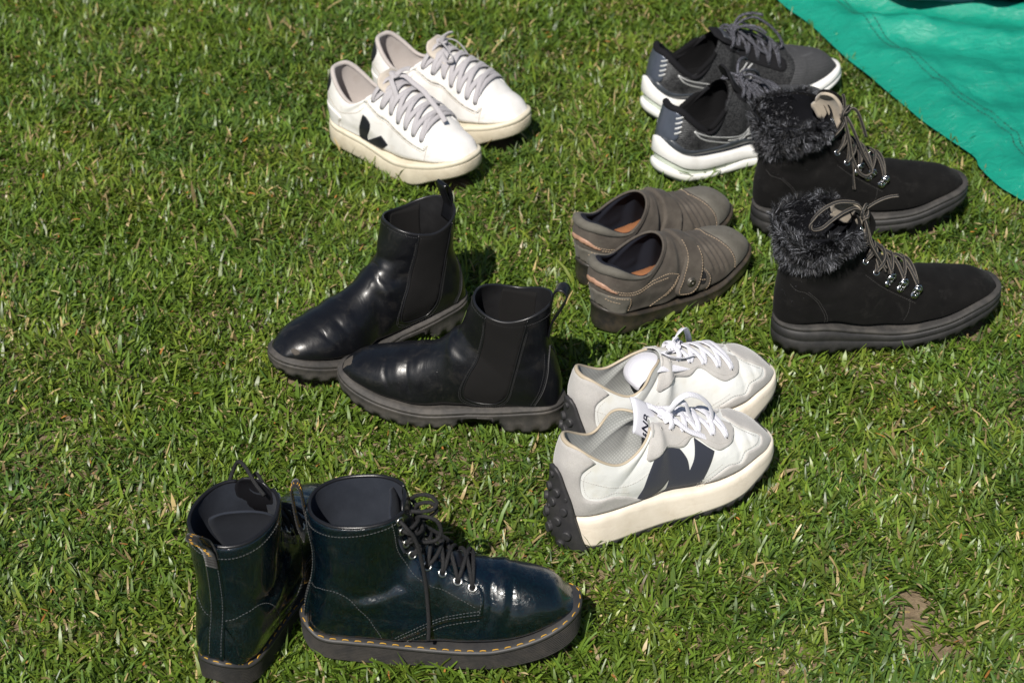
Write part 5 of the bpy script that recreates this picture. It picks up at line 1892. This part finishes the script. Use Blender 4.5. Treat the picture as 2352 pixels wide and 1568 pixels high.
    for sd in (-1, 1):
        for i, (x, z) in enumerate(rows):
            p, nn, uu_, tt_, _o = raw_at(U, x, z, sd, 1.8)
            upv = U.ev(*[np.asarray(q) for q in U.snap([(x + 5, z + 6)], sd)])[0] - p
            if i < 4:
                E[sd, i] = (p, nn, uu_, tt_, 1.8)
                o = put('eyelet', me, root, U.flipy(p), U.flipy(nn))
                put('hole', mh, o, (0, 0, -.5), (0, 0, 1))
            else:
                o = put('lace_hook', mb, root, U.flipy(p), U.flipy(nn), np.cross(U.flipy(upv), U.flipy(nn)), scale=1.2)
                upl = unit(upv - nn * (upv @ nn))
                put('loop', md, o, (0, 0, .4), (0, 0, 1), (1, 0, 0))
                q_ = U.snap([(x + 4, z + 6.5)], sd)
                E[sd, i] = (p + upl * 8 + nn * 2.5, nn, q_[0][0], q_[1][0], 4.5)
    paths = []
    n7 = len(rows)
    def sp(a, b, h):
        P, N = surf_path(U, a, b, h, into=.5, n=11)
        return [tuple(q) for q in P]
    paths.append(sp(E[-1, n7 - 1], E[1, n7 - 1], 4))
    for i in range(n7 - 1, 1, -1):
        paths.append(sp(E[-1, i], E[1, i - 1], 5))
        paths.append(sp(E[1, i], E[-1, i - 1], 7))
    if right:
        kn = np.array((101., -12, 190))
        paths += [[tuple(E[-1, 1][0]), (104, -22, 166), (103, -18, 180), tuple(kn)], [tuple(E[1, 1][0]), (110, 14, 168), (108, 0, 182), tuple(kn)],
                  [(101, -14, 190), (103, -22, 176), (108, -24, 154), (116, -26, 138), (124, -27, 124), (132, -28, 108)], [(101, -12, 190), (106, -18, 172), (113, -22, 148), (124, -24, 126), (134, -26, 112)],
                  [tuple(kn), (94, -12, 201), (82, -13, 206), (66, -15, 209), (50, -18, 206), (37, -21, 198), (29, -24, 188), (32, -25, 180), (44, -24, 180), (58, -20, 187), (74, -16, 194), (90, -12, 196), tuple(kn)],
                  [tuple(kn), (110, -9, 194), (124, -8, 200), (136, -8, 203), (147, -8, 203)],
                  [(98, -18, 184), (97, -20, 194), (102, -14, 199), (108, -8, 194), (106, -8, 185), (100, -16, 182), (97, -20, 188)], [(99, -18, 180), (104, -20, 186), (107, -10, 190), (103, -4, 186)]]
    else:
        kn = np.array((112., 18, 180))
        paths += [[tuple(E[-1, 1][0]), (112, -14, 168), (112, 4, 178), tuple(kn)], [tuple(E[1, 1][0]), (110, 26, 166), tuple(kn)],
                  [tuple(kn), (112, 24, 174), (118, 28, 150), (124, 28, 124), (128, 28, 98), (133, 30, 68)], [tuple(kn), (120, 24, 168), (130, 27, 146), (142, 28, 120), (153, 30, 100), (154, 31, 92), (146, 31, 88), (136, 30, 96), (126, 28, 118), (120, 26, 146), (114, 22, 168)],
                  [tuple(kn), (112, 18, 190), (110, 18, 202), (108, 18, 208)], [tuple(kn), (124, 14, 184), (132, 14, 178), (140, 15, 160), (147, 16, 140)],
                  [(106, 26, 176), (108, 28, 186), (116, 20, 190), (120, 12, 184), (116, 14, 175), (108, 24, 172), (106, 26, 180)], [(105, 24, 180), (112, 26, 184), (120, 16, 182)]]
    striped(U, paths, root)
    # welted lug sole
    f = U.foot
    sole_part('welt', f, [(-9, lambda x, s: zt(x) + 1.5), (-3.6, lambda x, s: zt(x) + 1.8), (-1.6, lambda x, s: zt(x) + .8), (0, lambda x, s: zt(x) + .3), (.5, lambda x, s: zt(x) - 1.4), (-.2, lambda x, s: zt(x) - 4.4), (-8, lambda x, s: zt(x) - 4.6)], M['welt'], root)
    mid = lambda x, fr: zt(x) * (1 - fr) + zb(x) * fr
    lug = lambda x, s: (np.sin(s * 2 * np.pi * 34) > -.1).astype(float)
    sole_part('lugged_sole', f, [(-5, lambda x, s: zt(x) - 4.2), (.0, lambda x, s: zt(x) - 4.4), (1.0, lambda x, s: mid(x, .28)), (1.2, lambda x, s: mid(x, .44)), (.5, lambda x, s: mid(x, .46)), (.5, lambda x, s: mid(x, .50)), (1.2, lambda x, s: mid(x, .52)), (1.0, lambda x, s: mid(x, .70)),
                                 (.6, lambda x, s: zb(x) + 5.5), (lambda x, s: -2.4 + 2.8 * lug(x, s), lambda x, s: zb(x) + 5.0), (lambda x, s: -3.2 + 2.8 * lug(x, s), lambda x, s: zb(x)), (-9, lambda x, s: zb(x))], M['rubber'], root, n=260)
build_fur('fur_right', 'black fur-cuffed boot whose lace bow lies across its fluffy grey cuff')
build_fur('fur_left', 'black fur-cuffed boot behind its twin, lace loop and both ends hanging at the front')
# ------------------------------------------------------------------ grey-brown slip-on shoes with strap and button
BR_M = dict(
    nubuck=m_suede('grey_brown_nubuck', (.112, .098, .083), (.064, .055, .047), (.17, .165, .14), .55, sheen=.05, nap=1000, fine=.35), pale=m_suede('greenish_worn_nubuck', (.150, .142, .122), (.095, .088, .074), (.20, .22, .19), .55, sheen=.05, nap=1000, fine=.3),
    lining=m_fabric('navy_black_lining', (.016, .018, .028), (.010, .011, .017), thread=.001, rough=.85, sheen=0), insole=m_leather('tan_insole', (.34, .145, .065), .55, bump=.15, dirt=(.10, .05, .03), dirt_amt=.5),
    peach=m_leather('peach_strip', (.40, .235, .16), .5, bump=.1), sole=m_rubber('dark_brown_rubber', (.026, .024, .022), (.12, .09, .06), .55, .42), thread=m_plain('tan_thread', (.50, .38, .26), .8),
    button=m_plain('pewter_button', (.20, .185, .16),   .45, .6, var=.6, scale=260, bump=.5), gap=m_plain('dark_gap', (.008, .008, .010), .9))
def build_brown(key, label):
    loc, rz, _ = place(POSE[key])
    root = thing('slip_on_shoe', label, 'shoe', 'grey-brown slip-on shoes', loc, rz)
    M = BR_M
    right = 'right' in key
    pl = []
    for x0, x1, x2, a in ((160, 163, 170, -1.5), (164.5, 168, 175, 1.2), (169, 172, 180, -1.6), (174, 177, 184, 1.2), (178.5, 181, 188, -1.5), (183, 185, 193, 1.1), (187, 190, 197, -1.3)):
        zz = [80 - (x0 - 160) * .35, 64 - (x0 - 160) * .25, 40 - (x0 - 160) * .15]
        pl.append(([(x0, zz[0]), (x1, zz[1]), (x2, zz[2])], a * 1.3, 1.9, 0))
    pl += [([(196, 72), (205, 66), (212, 54), (214, 36)], .9, 1.6, 0), ([(60, 60), (80, 52), (104, 54)], 1.0, 5, 0)]
    U = make_upper(key, add_disp(creases(pl), noise_disp(43 if right else 47, .6, .03)))
    U.mesh('upper', M['nubuck'], root)
    U.lining('lining', M['lining'], root, 2.6, .22, floor=24)
    zt, zb = ztop('brown'), zbot('brown')
    insole(U, 'insole', M['insole'], root, lambda x: np.maximum(zt(x) + 16, 31) + 6 * np.exp(-((x - 95) / 40)**2), 8, 170, 4)
    U.panel('toe_cap', [(196, 73), (203, 67), (209, 56), (212, 44), (212, 32), (214, 24, True), (236, 32), (252, 36), (264, 42)], M['pale'], root, wrap='front', off=-.2, thick=.6)
    U.panel('heel_counter', [(-6, 68, True), (2, 64), (14, 60), (29, 57, True), (31, 48), (29, 32, True), (14, 33), (-1, 46, True)], M['pale'], root, wrap='back', off=.1, thick=1.2)
    U.panel('peach_strip', [(-7, 84, True), (-1, 80), (6, 72), (13, 66.5, True), (8, 67), (0, 72), (-7, 77, True)], M['peach'], root, wrap='back', off=.3, thick=1.0, step=1.6)
    st = [(124, 100), (127, 92), (128, 82), (126, 70), (119, 56), (110, 44), (107, 35), (111, 27), (122, 23), (134, 22), (143, 28), (148, 40), (152, 56), (154.5, 68), (154, 78), (150, 88)]
    U.panel('strap', st, M['nubuck'], root, wrap='front', off=1.6, thick=3.0)
    pb, nb_ = raw_at(U, 131, 42, -1, 4.6)[:2]
    V, F = disc((0, 0, 0), (0, 0, 1), 6.6, 2.2, 22, .5)
    o = put('button', shared_mesh('strap_button', V, F, M['button']), root, U.flipy(pb), U.flipy(nb_))
    half_panels(U, 'side_loop', [(140, 58), (152, 56), (161, 48), (166, 36), (164, 24), (158, 15, True), (148, 17), (140, 26), (142, 44)], M['nubuck'], root, sides=(-1,), off=.1, thick=1.2)
    half_panels(U, 'loop_gap', [(146, 50), (154, 48), (157, 40), (155, 30), (148, 32)], M['gap'], root, sides=(-1,), off=1.0, thick=.5, step=2)
    J = Joiner()
    for sd in (-1, 1):
        for pts, off in (([(4, 74), (14, 68), (32, 63), (50, 64), (68, 67), (94, 67), (114, 57)], .2), ([(14, 64.5), (32, 59.5), (50, 60), (68, 63), (92, 62)], .2), ([(3, 58), (8, 54), (18, 50)], 1.5), ([(4, 63), (16, 58), (28, 55)], 1.5),
                         ([(110, 56), (98, 44), (84, 34), (66, 27)], .2), ([(113, 56), (101, 43), (88, 33)], .2), ([(192, 72), (199, 67), (206, 56), (209, 44), (209, 32)], .3), ([(29, 55), (30.5, 46), (28.5, 33)], 1.5)):
            X, N = U.line(pts, sd, off)
            stitch(J, X, N, 2.4, 1.3, .42)
    for pts, off in (([(129, 92), (130.5, 82), (128.5, 70), (121.5, 55), (112.5, 43), (110, 36), (113, 29), (122, 26), (133, 25), (140.5, 30), (145.5, 41), (149.5, 56), (152, 68), (151.5, 78)], 4.7), ([(140, 55), (151, 53), (158.5, 46), (163, 36), (161, 25), (156, 18)], 1.4), ([(146, 38), (156, 36)], 1.6)):
        X, N = U.line(pts, -1, off)
        stitch(J, X, N, 2.4, 1.3, .42)
    J.build('stitching', M['thread'], root, stuff=True)
    # padded roll round the heel, binding on the rest of the edge
    th = U.th[:-1]
    P = U.P[-1][:-1] - U.N[-1][:-1] * 1.2
    sel = np.abs(th) < 1.75
    rr = 1.4 + 5.0 * (1 - smoothstep(.5, 1.7, np.abs(th[sel])))
    Q = P[sel].copy()
    Q[:, 2] -= rr * .8
    Q -= U.N[-1][:-1][sel] * (-1.0)
    V, F = sweep(U.flipy(Q), rr, 12)
    mesh_np('padded_cuff', V, F, M['pale'], root)
    Q = P[sel].copy() - U.N[-1][:-1][sel] * (rr[:, None] * .9)
    Q[:, 2] -= rr * .6
    V, F = sweep(U.flipy(Q), rr * .95, 10)
    mesh_np('cuff_lining', V, F, M['lining'], root)
    sel = np.abs(th) > 1.6
    idx = np.where(sel)[0]
    idx = np.r_[idx[idx > len(th) // 2], idx[idx < len(th) // 2]]
    V, F = sweep(U.flipy(P[idx]), 1.7, 8)
    mesh_np('edge_binding', V, F, M['nubuck'], root)
    f = U.foot
    mid = lambda x, fr: zt(x) * (1 - fr) + zb(x) * fr
    sole_part('sole', f, [(-8, lambda x, s: zt(x) + 1.0), (-1.2, lambda x, s: zt(x) + 1.4), (.2, lambda x, s: zt(x) + .2), (.4, lambda x, s: zt(x) - 2.0), (-.4, lambda x, s: zt(x) - 3.0), (-.2, lambda x, s: mid(x, .6)), (-1.5 if right else -1.5, lambda x, s: zb(x) + 2), (-4, lambda x, s: zb(x) - 1.5)], M['sole'], root)
build_brown('brown_right', 'worn grey-brown slip-on shoe with its strap and pewter button towards the viewer')
build_brown('brown_left', 'worn grey-brown slip-on shoe standing behind its twin, strap button hidden')
# ------------------------------------------------------------------ grey knit trainers with white soles
def m_knit(name, c, c2, sc=118, contrast=1.0, heel_stops=((.02, 1.0), (.062, 1.0), (.085, .45), (.2, .45))):
    t = NT(name)
    w = t.wave(sc, vec=t.mapping(rot=(0, R(-6), 0)), dirn='Z', dist=1.0, dscale=3)
    fade = t.ramp(t.noise(22, 3), [(.35, .25), (.65, 1)])
    sx = t.n('ShaderNodeSeparateXYZ')
    t.set(sx.inputs[0], t.tc)
    heel = t.ramp(sx.outputs[0], heel_stops)
    h = t.math('MULTIPLY', t.math('MULTIPLY', w, fade), heel)
    col = t.mix(t.ramp(h, [(.3, 0), (.75, contrast)]), c, c2)
    col = t.mix(t.ramp(t.noise(520, 2), [(.4, 0), (.6, .16)]), col, c2)
    t.p(color=col, rough=.9, normal=t.bump(t.math('ADD', w, t.noise(420, 2)), .4, .0008), sheen=.02, spec=.2)
    return t.m
RU_M = dict(
    knit=m_knit('charcoal_knit', (.010, .0105, .012), (.20, .205, .21)), toe=m_knit('grey_toe_mesh', (.045, .046, .049), (.12, .124, .13), 90, .7, ((.2, .9), (.25, .9), (.28, .2))), padded=m_fabric('black_padded_collar', (.006, .006, .007), (.010, .010, .012), thread=.001, sheen=0),
    lining=m_fabric('black_lining_cloth', (.006, .006, .007), thread=.0013, sheen=0), foam=m_rubber('white_foam', (.78, .78, .765), (.52, .49, .43), .28, .55), band=m_plain('slate_band', (.052, .060, .072), .35, bump=.05), tab=m_plain('slate_heel_tab', (.085, .10, .135), .32, .25, bump=.05),
    line=m_plain('silver_logo_line', (.62, .63, .63), .4, .35), gel=m_plain('pale_gel', (.60, .66, .57), .25), lace=lace_mat('grey_flecked_cord', (.010, .010, .013), (.24, .245, .29), 300), label=m_plain('label_patch', (.05, .055, .065), .5), print=m_plain('label_print', (.55, .55, .60), .6), insole=m_fabric('grey_insole', (.05, .05, .052), thread=.0012))
def build_run(key, label):
    loc, rz, _ = place(POSE[key])
    root = thing('running_shoe', label, 'shoe', 'grey knit running shoes', loc, rz)
    M = RU_M
    right = 'right' in key
    cre = creases([([(232, 80), (230, 66), (224, 50)], 1.2, 4, 0), ([(248, 77), (246, 64), (240, 50)], -.8, 4, 0)])
    U = make_upper(key, add_disp(cre, noise_disp(53 if right else 59, .6, .03)))
    U.mesh('upper', M['knit'], root)
    U.lining('lining', M['lining'], root, 3.4, .25, floor=50)
    zt, zb = ztop('run'), zbot('run')
    insole(U, 'insole', M['insole'], root, lambda x: zt(x) + 8, 12, 200, 7)
    U.panel('toe_mesh', [(222, 85), (228, 76), (228, 66), (222, 54), (216, 42), (214, 30, True), (250, 34), (290, 40), (313, 46)], M['toe'], root, wrap='front', off=-.25, thick=.5)
    pi = math.pi
    U.panel('heel_tab', [(19, 113, True), (25, 106), (26, 98), (22, 84), (18, 70), (10, 66, True)], M['tab'], root, wrap='back', off=.2, thick=1.3, step=2.2)
    U.panel('heel_band', [(8, 72, True), (16, 66), (26, 56), (40, 50), (60, 47), (87, 46), (108, 48), (126, 46), (146, 36, True), (120, 33), (65, 34), (30, 45), (10, 58, True)], M['band'], root, wrap='back', off=.15, thick=1.4)
    J = Joiner()
    for sd in (-1, 1):
        for q in range(4):
            zc = 101 - q * 7.2
            X, N = U.line([(19.5 - q * 1.3, zc - 1.6), (23.5 - q * 1.3, zc), (27.5 - q * 1.4, zc + 2.2)][:3], sd, 1.5, step=.8)
            V, F = sweep(X, 0, 6, N, (1.35, .45))
            J.add(V, F)
    J.build('reflective_bars', M['line'], root)
    J = Joiner()
    for sd in (-1, 1):
        for pts in ([(41, 80), (54, 72), (68, 66), (86, 60), (102, 56), (118, 54), (131, 56), (146, 64), (160, 76)], [(41, 80), (48, 70), (60, 62), (72, 57), (88, 51), (104, 46), (118, 43)],
                    [(103, 40), (114, 45), (124, 51), (136, 60), (148, 72), (154, 80)], [(110, 38), (124, 46), (138, 56), (150, 66), (162, 78)], [(100, 52), (112, 50), (126, 51), (118, 46), (104, 50), (98, 52)],
                    [(132, 50), (146, 51), (160, 56), (156, 62), (144, 58), (134, 51)], [(134, 44), (148, 42), (164, 44)]):
            X, N = U.line(pts, sd, .25)
            V, F = sweep(X, 0, 6, N, (1.05, .4))
            J.add(V, F)
    J.build('logo_lines', M['line'], root)
    half_panels(U, 'eyestay', [(118, 120, True), (128, 113), (146, 106), (168, 98), (190, 90), (212, 80, True), (214, 70), (206, 64), (192, 68), (170, 76), (150, 86), (134, 98), (120, 108)], M['padded'], root, off=.1, thick=1.2)
    # padded collar
    th = U.th[:-1]
    P = U.P[-1][:-1] - U.N[-1][:-1] * 2.0
    sel = np.abs(th) < 2.5
    rr = 2.6 + 2.6 * (1 - smoothstep(1.2, 2.4, np.abs(th[sel])))
    Q = P[sel].copy()
    Q[:, 2] -= rr * .35
    V, F = sweep(U.flipy(Q), rr, 10)
    mesh_np('padded_collar', V, F, M['padded'], root)
    # tongue with its label
    if right:
        tl = [(212, 82), (180, 92), (152, 105), (136, 116), (127, 128), (120, 139), (115, 146)]
    else:
        tl = [(212, 82), (180, 92), (152, 105), (134, 116), (122, 124), (110, 128), (104, 128)]
    G = tongue_grid(tl, [12, 15, 19, 22, 25, 26, 24], .010, roll=.25 if right else 0)
    G[..., 2] -= .8
    tg = sheet('tongue', G, 3.0, M['padded'], root, U.mir)
    i0 = 19
    a, b = G[i0 - 3:i0 + 4, 2:10], None
    nn = unit(np.cross(np.gradient(G, axis=0), np.gradient(G, axis=1)))
    if nn[i0, 6][2] < 0:
        nn = -nn
    lb = sheet('label', (G + nn * 1.9)[i0 - 3:i0 + 4, 3:11], .6, M['label'], tg, U.mir)
    J = Joiner()
    for q in range(7):
        for row in (-1.6, 1.4):
            c = G[i0, 4] + (G[i0, 9] - G[i0, 4]) * (q / 6.0) + nn[i0, 6] * 2.4 + unit(G[i0 + 2, 6] - G[i0 - 2, 6]) * row
            e = unit(G[i0 + 2, 6] - G[i0 - 2, 6])
            s_ = unit(G[i0, 9] - G[i0, 4])
            V, F = sweep([c - e * .9 - s_ * .3, c + e * .9 + s_ * .3], .32, 4)
            J.add(U.flipy(V), F)
    J.build('label_print', M['print'], lb)
    # laces
    ez = [(127, 108), (140, 99), (155, 91), (170, 84), (186, 77), (202, 72)]
    V, F = torus((0, 0, 0), (0, 0, 1), 1.8, .6, 12, 5)
    me = shared_mesh('trainer_eyelet', V, F, M['label'])
    E = {}
    for sd in (-1, 1):
        for i, (x, z) in enumerate(ez):
            E[sd, i] = raw_at(U, x, z, sd, 1.8)
            put('eyelet', me, root, U.flipy(E[sd, i][0]), U.flipy(E[sd, i][1]))
    Lc = Lace(U, r=2.3)
    Lc.span(E[-1, 5], E[1, 5], 5)
    for i in range(5, 0, -1):
        Lc.span(E[-1, i], E[1, i - 1], 6)
        Lc.span(E[1, i], E[-1, i - 1], 8)
    kn = np.array((138., 0, 124))
    Lc.span(E[-1, 0], (kn, np.array((0, 0, 1.))), 3)
    Lc.span(E[1, 0], (kn, np.array((0, 0, 1.))), 3)
    Lc.path([kn, (150, 4, 130), (166, 8, 126), (182, 14, 116), (192, 22, 102), (186, 28, 92), (174, 26, 98), (160, 16, 112), (146, 4, 124)])
    Lc.path([kn, (148, -8, 130), (160, -16, 126), (176, -24, 112), (184, -30, 94), (176, -34, 86), (164, -30, 98), (152, -18, 114), (142, -4, 124)])
    Lc.path([kn, (144, 10, 132), (154, 20, 138), (168, 28, 136), (178, 34, 128)])
    Lc.path([kn, (140, -14, 122), (148, -26, 108), (152, -34, 92), (160, -40, 78)])
    Lc.path([kn + [-4, -5, -2], kn + [2, -6, 5], kn + [6, 2, 4], kn + [0, 6, 1], kn + [-4, 0, 5], kn + [4, -4, 2]], rad=2.6)
    if not right:
        Lc.path([kn, (152, 2, 138), (170, 4, 142), (188, 8, 132), (206, 12, 114), (214, 16, 96), (204, 16, 92), (186, 12, 104), (166, 6, 118), (148, 2, 124)])
        Lc.path([kn, (150, -6, 140), (168, -2, 146), (184, 6, 144)])
    Lc.build('lace', M['lace'], root)
    # foam sole with its gel window at the heel
    f = U.foot
    mid = lambda x, fr: zt(x) * (1 - fr) + zb(x) * fr
    g = lambda x: (1 - smoothstep(95, 135, np.asarray(x, float)))
    sole_part('upper_foam', f, [(-7, lambda x, s: zt(x) + 1.2), (-.8, lambda x, s: zt(x) + 1.0), (.4, lambda x, s: zt(x) - .6), (1.2, lambda x, s: mid(x, .22)), (2.0, lambda x, s: mid(x, .42)), (.8, lambda x, s: mid(x, .46)), (-8, lambda x, s: mid(x, .47))], M['foam'], root)
    sole_part('gel_insert', f, [(-3.5, lambda x, s: mid(x, .40)), (-2.6, lambda x, s: mid(x, .44)), (-2.0, lambda x, s: mid(x, .58)), (-2.6, lambda x, s: mid(x, .74)), (-6, lambda x, s: mid(x, .76))], M['gel'], root)
    rd = lambda x, s: .5 * np.sin(np.asarray(x) / 6)
    sole_part('lower_foam', f, [(-8, lambda x, s: mid(x, .49 + .19 * g(x))), (.8, lambda x, s: mid(x, .50 + .19 * g(x))), (2.4, lambda x, s: mid(x, .56 + .17 * g(x))), (2.8, lambda x, s: mid(x, .80)), (2.0, lambda x, s: mid(x, .90)), (-1, lambda x, s: zb(x) + .5), (-6, lambda x, s: zb(x))], M['foam'], root)
    sole_part('outsole', f, [(-4, lambda x, s: zb(x) + 2), (-.8, lambda x, s: zb(x) + 1), (-2, lambda x, s: zb(x) - 2), (-7, lambda x, s: zb(x) - 2)], M['band'], root)
build_run('run_right', 'dark grey running shoe with white sole, partly hidden behind the fur-cuffed boot')
build_run('run_left', 'dark grey running shoe with white sole, farthest of the dark shoes, grey toe showing')
# ------------------------------------------------------------------ white leather court shoes with the black side mark
def m_foxing():
    t = NT('cream_rubber')
    a = t.wave(150, vec=t.mapping(rot=(0, R(45), 0)), dirn='X')
    b = t.wave(150, vec=t.mapping(rot=(0, R(45), 0)), dirn='Z')
    h = t.math('MULTIPLY', a, b)
    sx = t.n('ShaderNodeSeparateXYZ')
    t.set(sx.inputs[0], t.tc)
    toe = t.ramp(sx.outputs[0], [(.180, 0), (.190, 1)])
    h = t.math('MULTIPLY', h, toe)
    col = t.mix(t.ramp(t.noise(30, 6, .7), [(.38, 0), (.68, .8)]), (.62, .565, .445), (.43, .375, .28))
    col = t.mix(t.math('MULTIPLY', h, .45), col, (.34, .29, .20))
    t.p(color=col, rough=.5, normal=t.bump(h, .5, .0007), spec=.4)
    return t.m
WH_M = dict(
    leather=m_leather('white_leather', (.80, .785, .76), .38, grain=800, bump=.08, dirt=(.46, .40, .32), dirt_amt=.42, wr=.12), black=m_leather('black_side_leather', (.012, .013, .019), .45, bump=.1), lining=m_fabric('grey_beige_lining', (.50, .455, .43), (.42, .38, .36), thread=.0011, rough=.95, sheen=.3, stain=(.33, .28, .25), stain_amt=.5),
    sole=m_foxing(), foxing_top=m_rubber('cream_foxing_edge', (.66, .605, .48), (.48, .42, .31), .5, .4), lace=m_fabric('grey_flat_lace', (.47, .455, .475), (.36, .345, .36), thread=.0012, rough=.9), thread=m_plain('tan_thread_line', (.36, .29, .19), .8), tongue=m_suede('beige_tongue', (.55, .49, .42), (.45, .40, .34)), insole=m_suede('grey_insole_cloth', (.30, .25, .23)))
def build_white(key, label):
    loc, rz, _ = place(POSE[key])
    root = thing('court_sneaker', label, 'sneaker', 'white leather sneakers', loc, rz)
    M = WH_M
    right = 'right' in key
    cre = creases([([(222, 82), (220, 70), (214, 56), (208, 44)], .9, 3, 0), ([(206, 66), (204, 54), (200, 42)], .9, 2.6, 0), ([(212, 62), (208, 50)], -.6, 3, 0), ([(50, 66), (74, 60), (96, 66)], .8, 6, 0), ([(238, 72), (236, 62)], .6, 4, 0)])
    U = make_upper(key, add_disp(cre, noise_disp(61 if right else 67, .6, .03)))
    U.mesh('upper', M['leather'], root)
    U.lining('lining', M['lining'], root, 3.4, .3, floor=38)
    zt, zb = ztop('white'), zbot('white')
    insole(U, 'insole', M['insole'], root, lambda x: zt(x) + 9, 8, 180, 6)
    half_panels(U, 'side_mark', [(87, 77, True), (95, 74.5), (101, 68), (101, 59), (96.5, 50), (92.5, 43), (92, 36, True), (121, 55, True), (133, 43, True), (118, 29, True), (104, 26), (77, 27, True), (75.5, 40), (78.5, 54), (83, 67)], M['black'], root, off=.0, thick=.7, step=2.2)
    half_panels(U, 'eyestay', [(98, 115, True), (112, 114), (130, 112.5), (157, 105.5), (178, 95.5), (198, 84), (205, 75, True), (206, 65), (202, 58, True), (181, 62), (152, 71), (115, 85), (86, 95.5, True), (91, 107)], M['leather'], root, off=.1, thick=1.3)
    U.panel('heel_counter', [(-3, 68, True), (20, 66), (37, 62), (44, 56, True), (39, 48), (39, 36), (44, 30, True), (14, 34), (-2, 46, True)], M['leather'], root, wrap='back', off=.1, thick=1.0)
    U.panel('heel_tab', [(7, 118, True), (13, 115), (18, 106), (16, 96), (10, 86), (3, 80), (-1, 79, True)], M['black'], root, wrap='back', off=.3, thick=1.3, step=2.2)
    J = Joiner()
    for sd in (-1, 1):
        for pts, off in (([(88, 93), (115, 82.5), (152, 68.5), (181, 59.5), (200, 55.5)], .25), ([(90, 97.5), (116, 87), (153, 73), (182, 64), (201, 60.5)], 1.5), ([(207, 66), (205, 54), (203, 42)], .2), ([(203, 68), (201.5, 60)], 1.5), ([(12, 84), (22, 77), (36, 69), (50, 67), (75, 76), (88, 88)], .2), ([(41, 56), (36.5, 48), (36.5, 38)], 1.2)):
            X, N = U.line(pts, sd, off)
            stitch(J, X, N, 1.9, .9, .36)
    J.build('stitching', M['thread'], root, stuff=True)
    th = U.th[:-1]
    P = U.P[-1][:-1] - U.N[-1][:-1] * 1.8
    sel = np.abs(th) < 2.65
    rr = 2.3 + 1.2 * (1 - smoothstep(.6, 2.2, np.abs(th[sel])))
    Q = P[sel].copy()
    Q[:, 2] -= rr * .3
    V, F = sweep(U.flipy(Q), rr, 10)
    mesh_np('padded_collar', V, F, M['lining'], root)
    tl = [(202, 85), (178, 98), (155, 108), (134, 116), (120, 122), (109, 130), (102, 137)]
    G = tongue_grid(tl, [13, 15, 17, 19, 22, 25, 25], .009)
    sheet('tongue', G, 2.6, M['tongue'], root, U.mir)
    ez = [(101, 99.5), (120, 96), (136, 90.5), (152, 83.5), (167, 79.5), (182, 74.5), (196, 70)]
    E = {(sd, i): raw_at(U, x, z, sd, 1.6) for sd in (-1, 1) for i, (x, z) in enumerate(ez)}
    V, F = disc((0, 0, 0), (0, 0, 1), 1.9, .2, 10, .05)
    mh = shared_mesh('punched_hole', V, F, M['black'])
    for (sd, i), (p, nn, *_r) in E.items():
        put('eyelet', mh, root, U.flipy(p), U.flipy(nn))
    Lc = Lace(U, flat=(3.6, 1.0))
    Lc.span(E[-1, 6], E[1, 6], 4)
    for i in range(6, 0, -1):
        Lc.span(E[-1, i], E[1, i - 1], 5)
        Lc.span(E[1, i], E[-1, i - 1], 6.5)
    kn = np.array((116., 0, 131))
    Lc.span(E[-1, 0], (kn, np.array((0, 0, 1.))), 3)
    Lc.span(E[1, 0], (kn, np.array((0, 0, 1.))), 3)
    if right:
        Lc.path([kn, (128, 8, 134), (144, 10, 126), (164, 8, 120), (180, 4, 112), (200, 0, 100), (212, -4, 92)])
        Lc.path([kn, (120, -10, 132), (132, -18, 124), (140, -22, 110), (134, -24, 106), (122, -16, 118)])
        Lc.path([kn, (124, 6, 140), (134, 6, 147), (142, 5, 150)])
    else:
        Lc.path([kn, (122, -10, 136), (134, -20, 128), (146, -28, 106), (154, -32, 88), (148, -34, 86), (136, -28, 102), (124, -12, 122)])
        Lc.path([kn, (124, 10, 138), (138, 20, 138), (150, 24, 126), (144, 26, 118), (128, 14, 124)])
        Lc.path([kn, (120, 2, 142), (128, -2, 150), (134, -4, 152)])
        Lc.path([kn, (122, -12, 128), (128, -24, 112), (130, -32, 96)])
    Lc.path([kn + [-4, -6, -2], kn + [3, -7, 4], kn + [6, 1, 4], kn + [0, 7, 1], kn + [-4, 0, 6], kn + [3, -4, 4]])
    Lc.build('lace', M['lace'], root)
    f = U.foot
    sole_part('foxing_edge', f, [(-8, lambda x, s: zt(x) + 1.6), (-1.6, lambda x, s: zt(x) + 2.2), (-.2, lambda x, s: zt(x) + 1.4), (.4, lambda x, s: zt(x) - .6), (.1, lambda x, s: zt(x) - 5.0), (-6, lambda x, s: zt(x) - 5.4)], M['foxing_top'], root)
    sole_part('sole', f, [(-6, lambda x, s: zt(x) - 4.2), (.2, lambda x, s: zt(x) - 4.6), (1.0, lambda x, s: zt(x) - 6.0), (1.2, lambda x, s: (zt(x) + zb(x)) / 2 - 2), (.8, lambda x, s: zb(x) + 3), (-.6, lambda x, s: zb(x)), (-6, lambda x, s: zb(x) - .5)], M['sole'], root)
build_white('white_right', 'white leather sneaker with cream sole, its black side mark facing the viewer')
build_white('white_left', 'white leather sneaker with cream sole half behind its twin, farthest from the viewer')
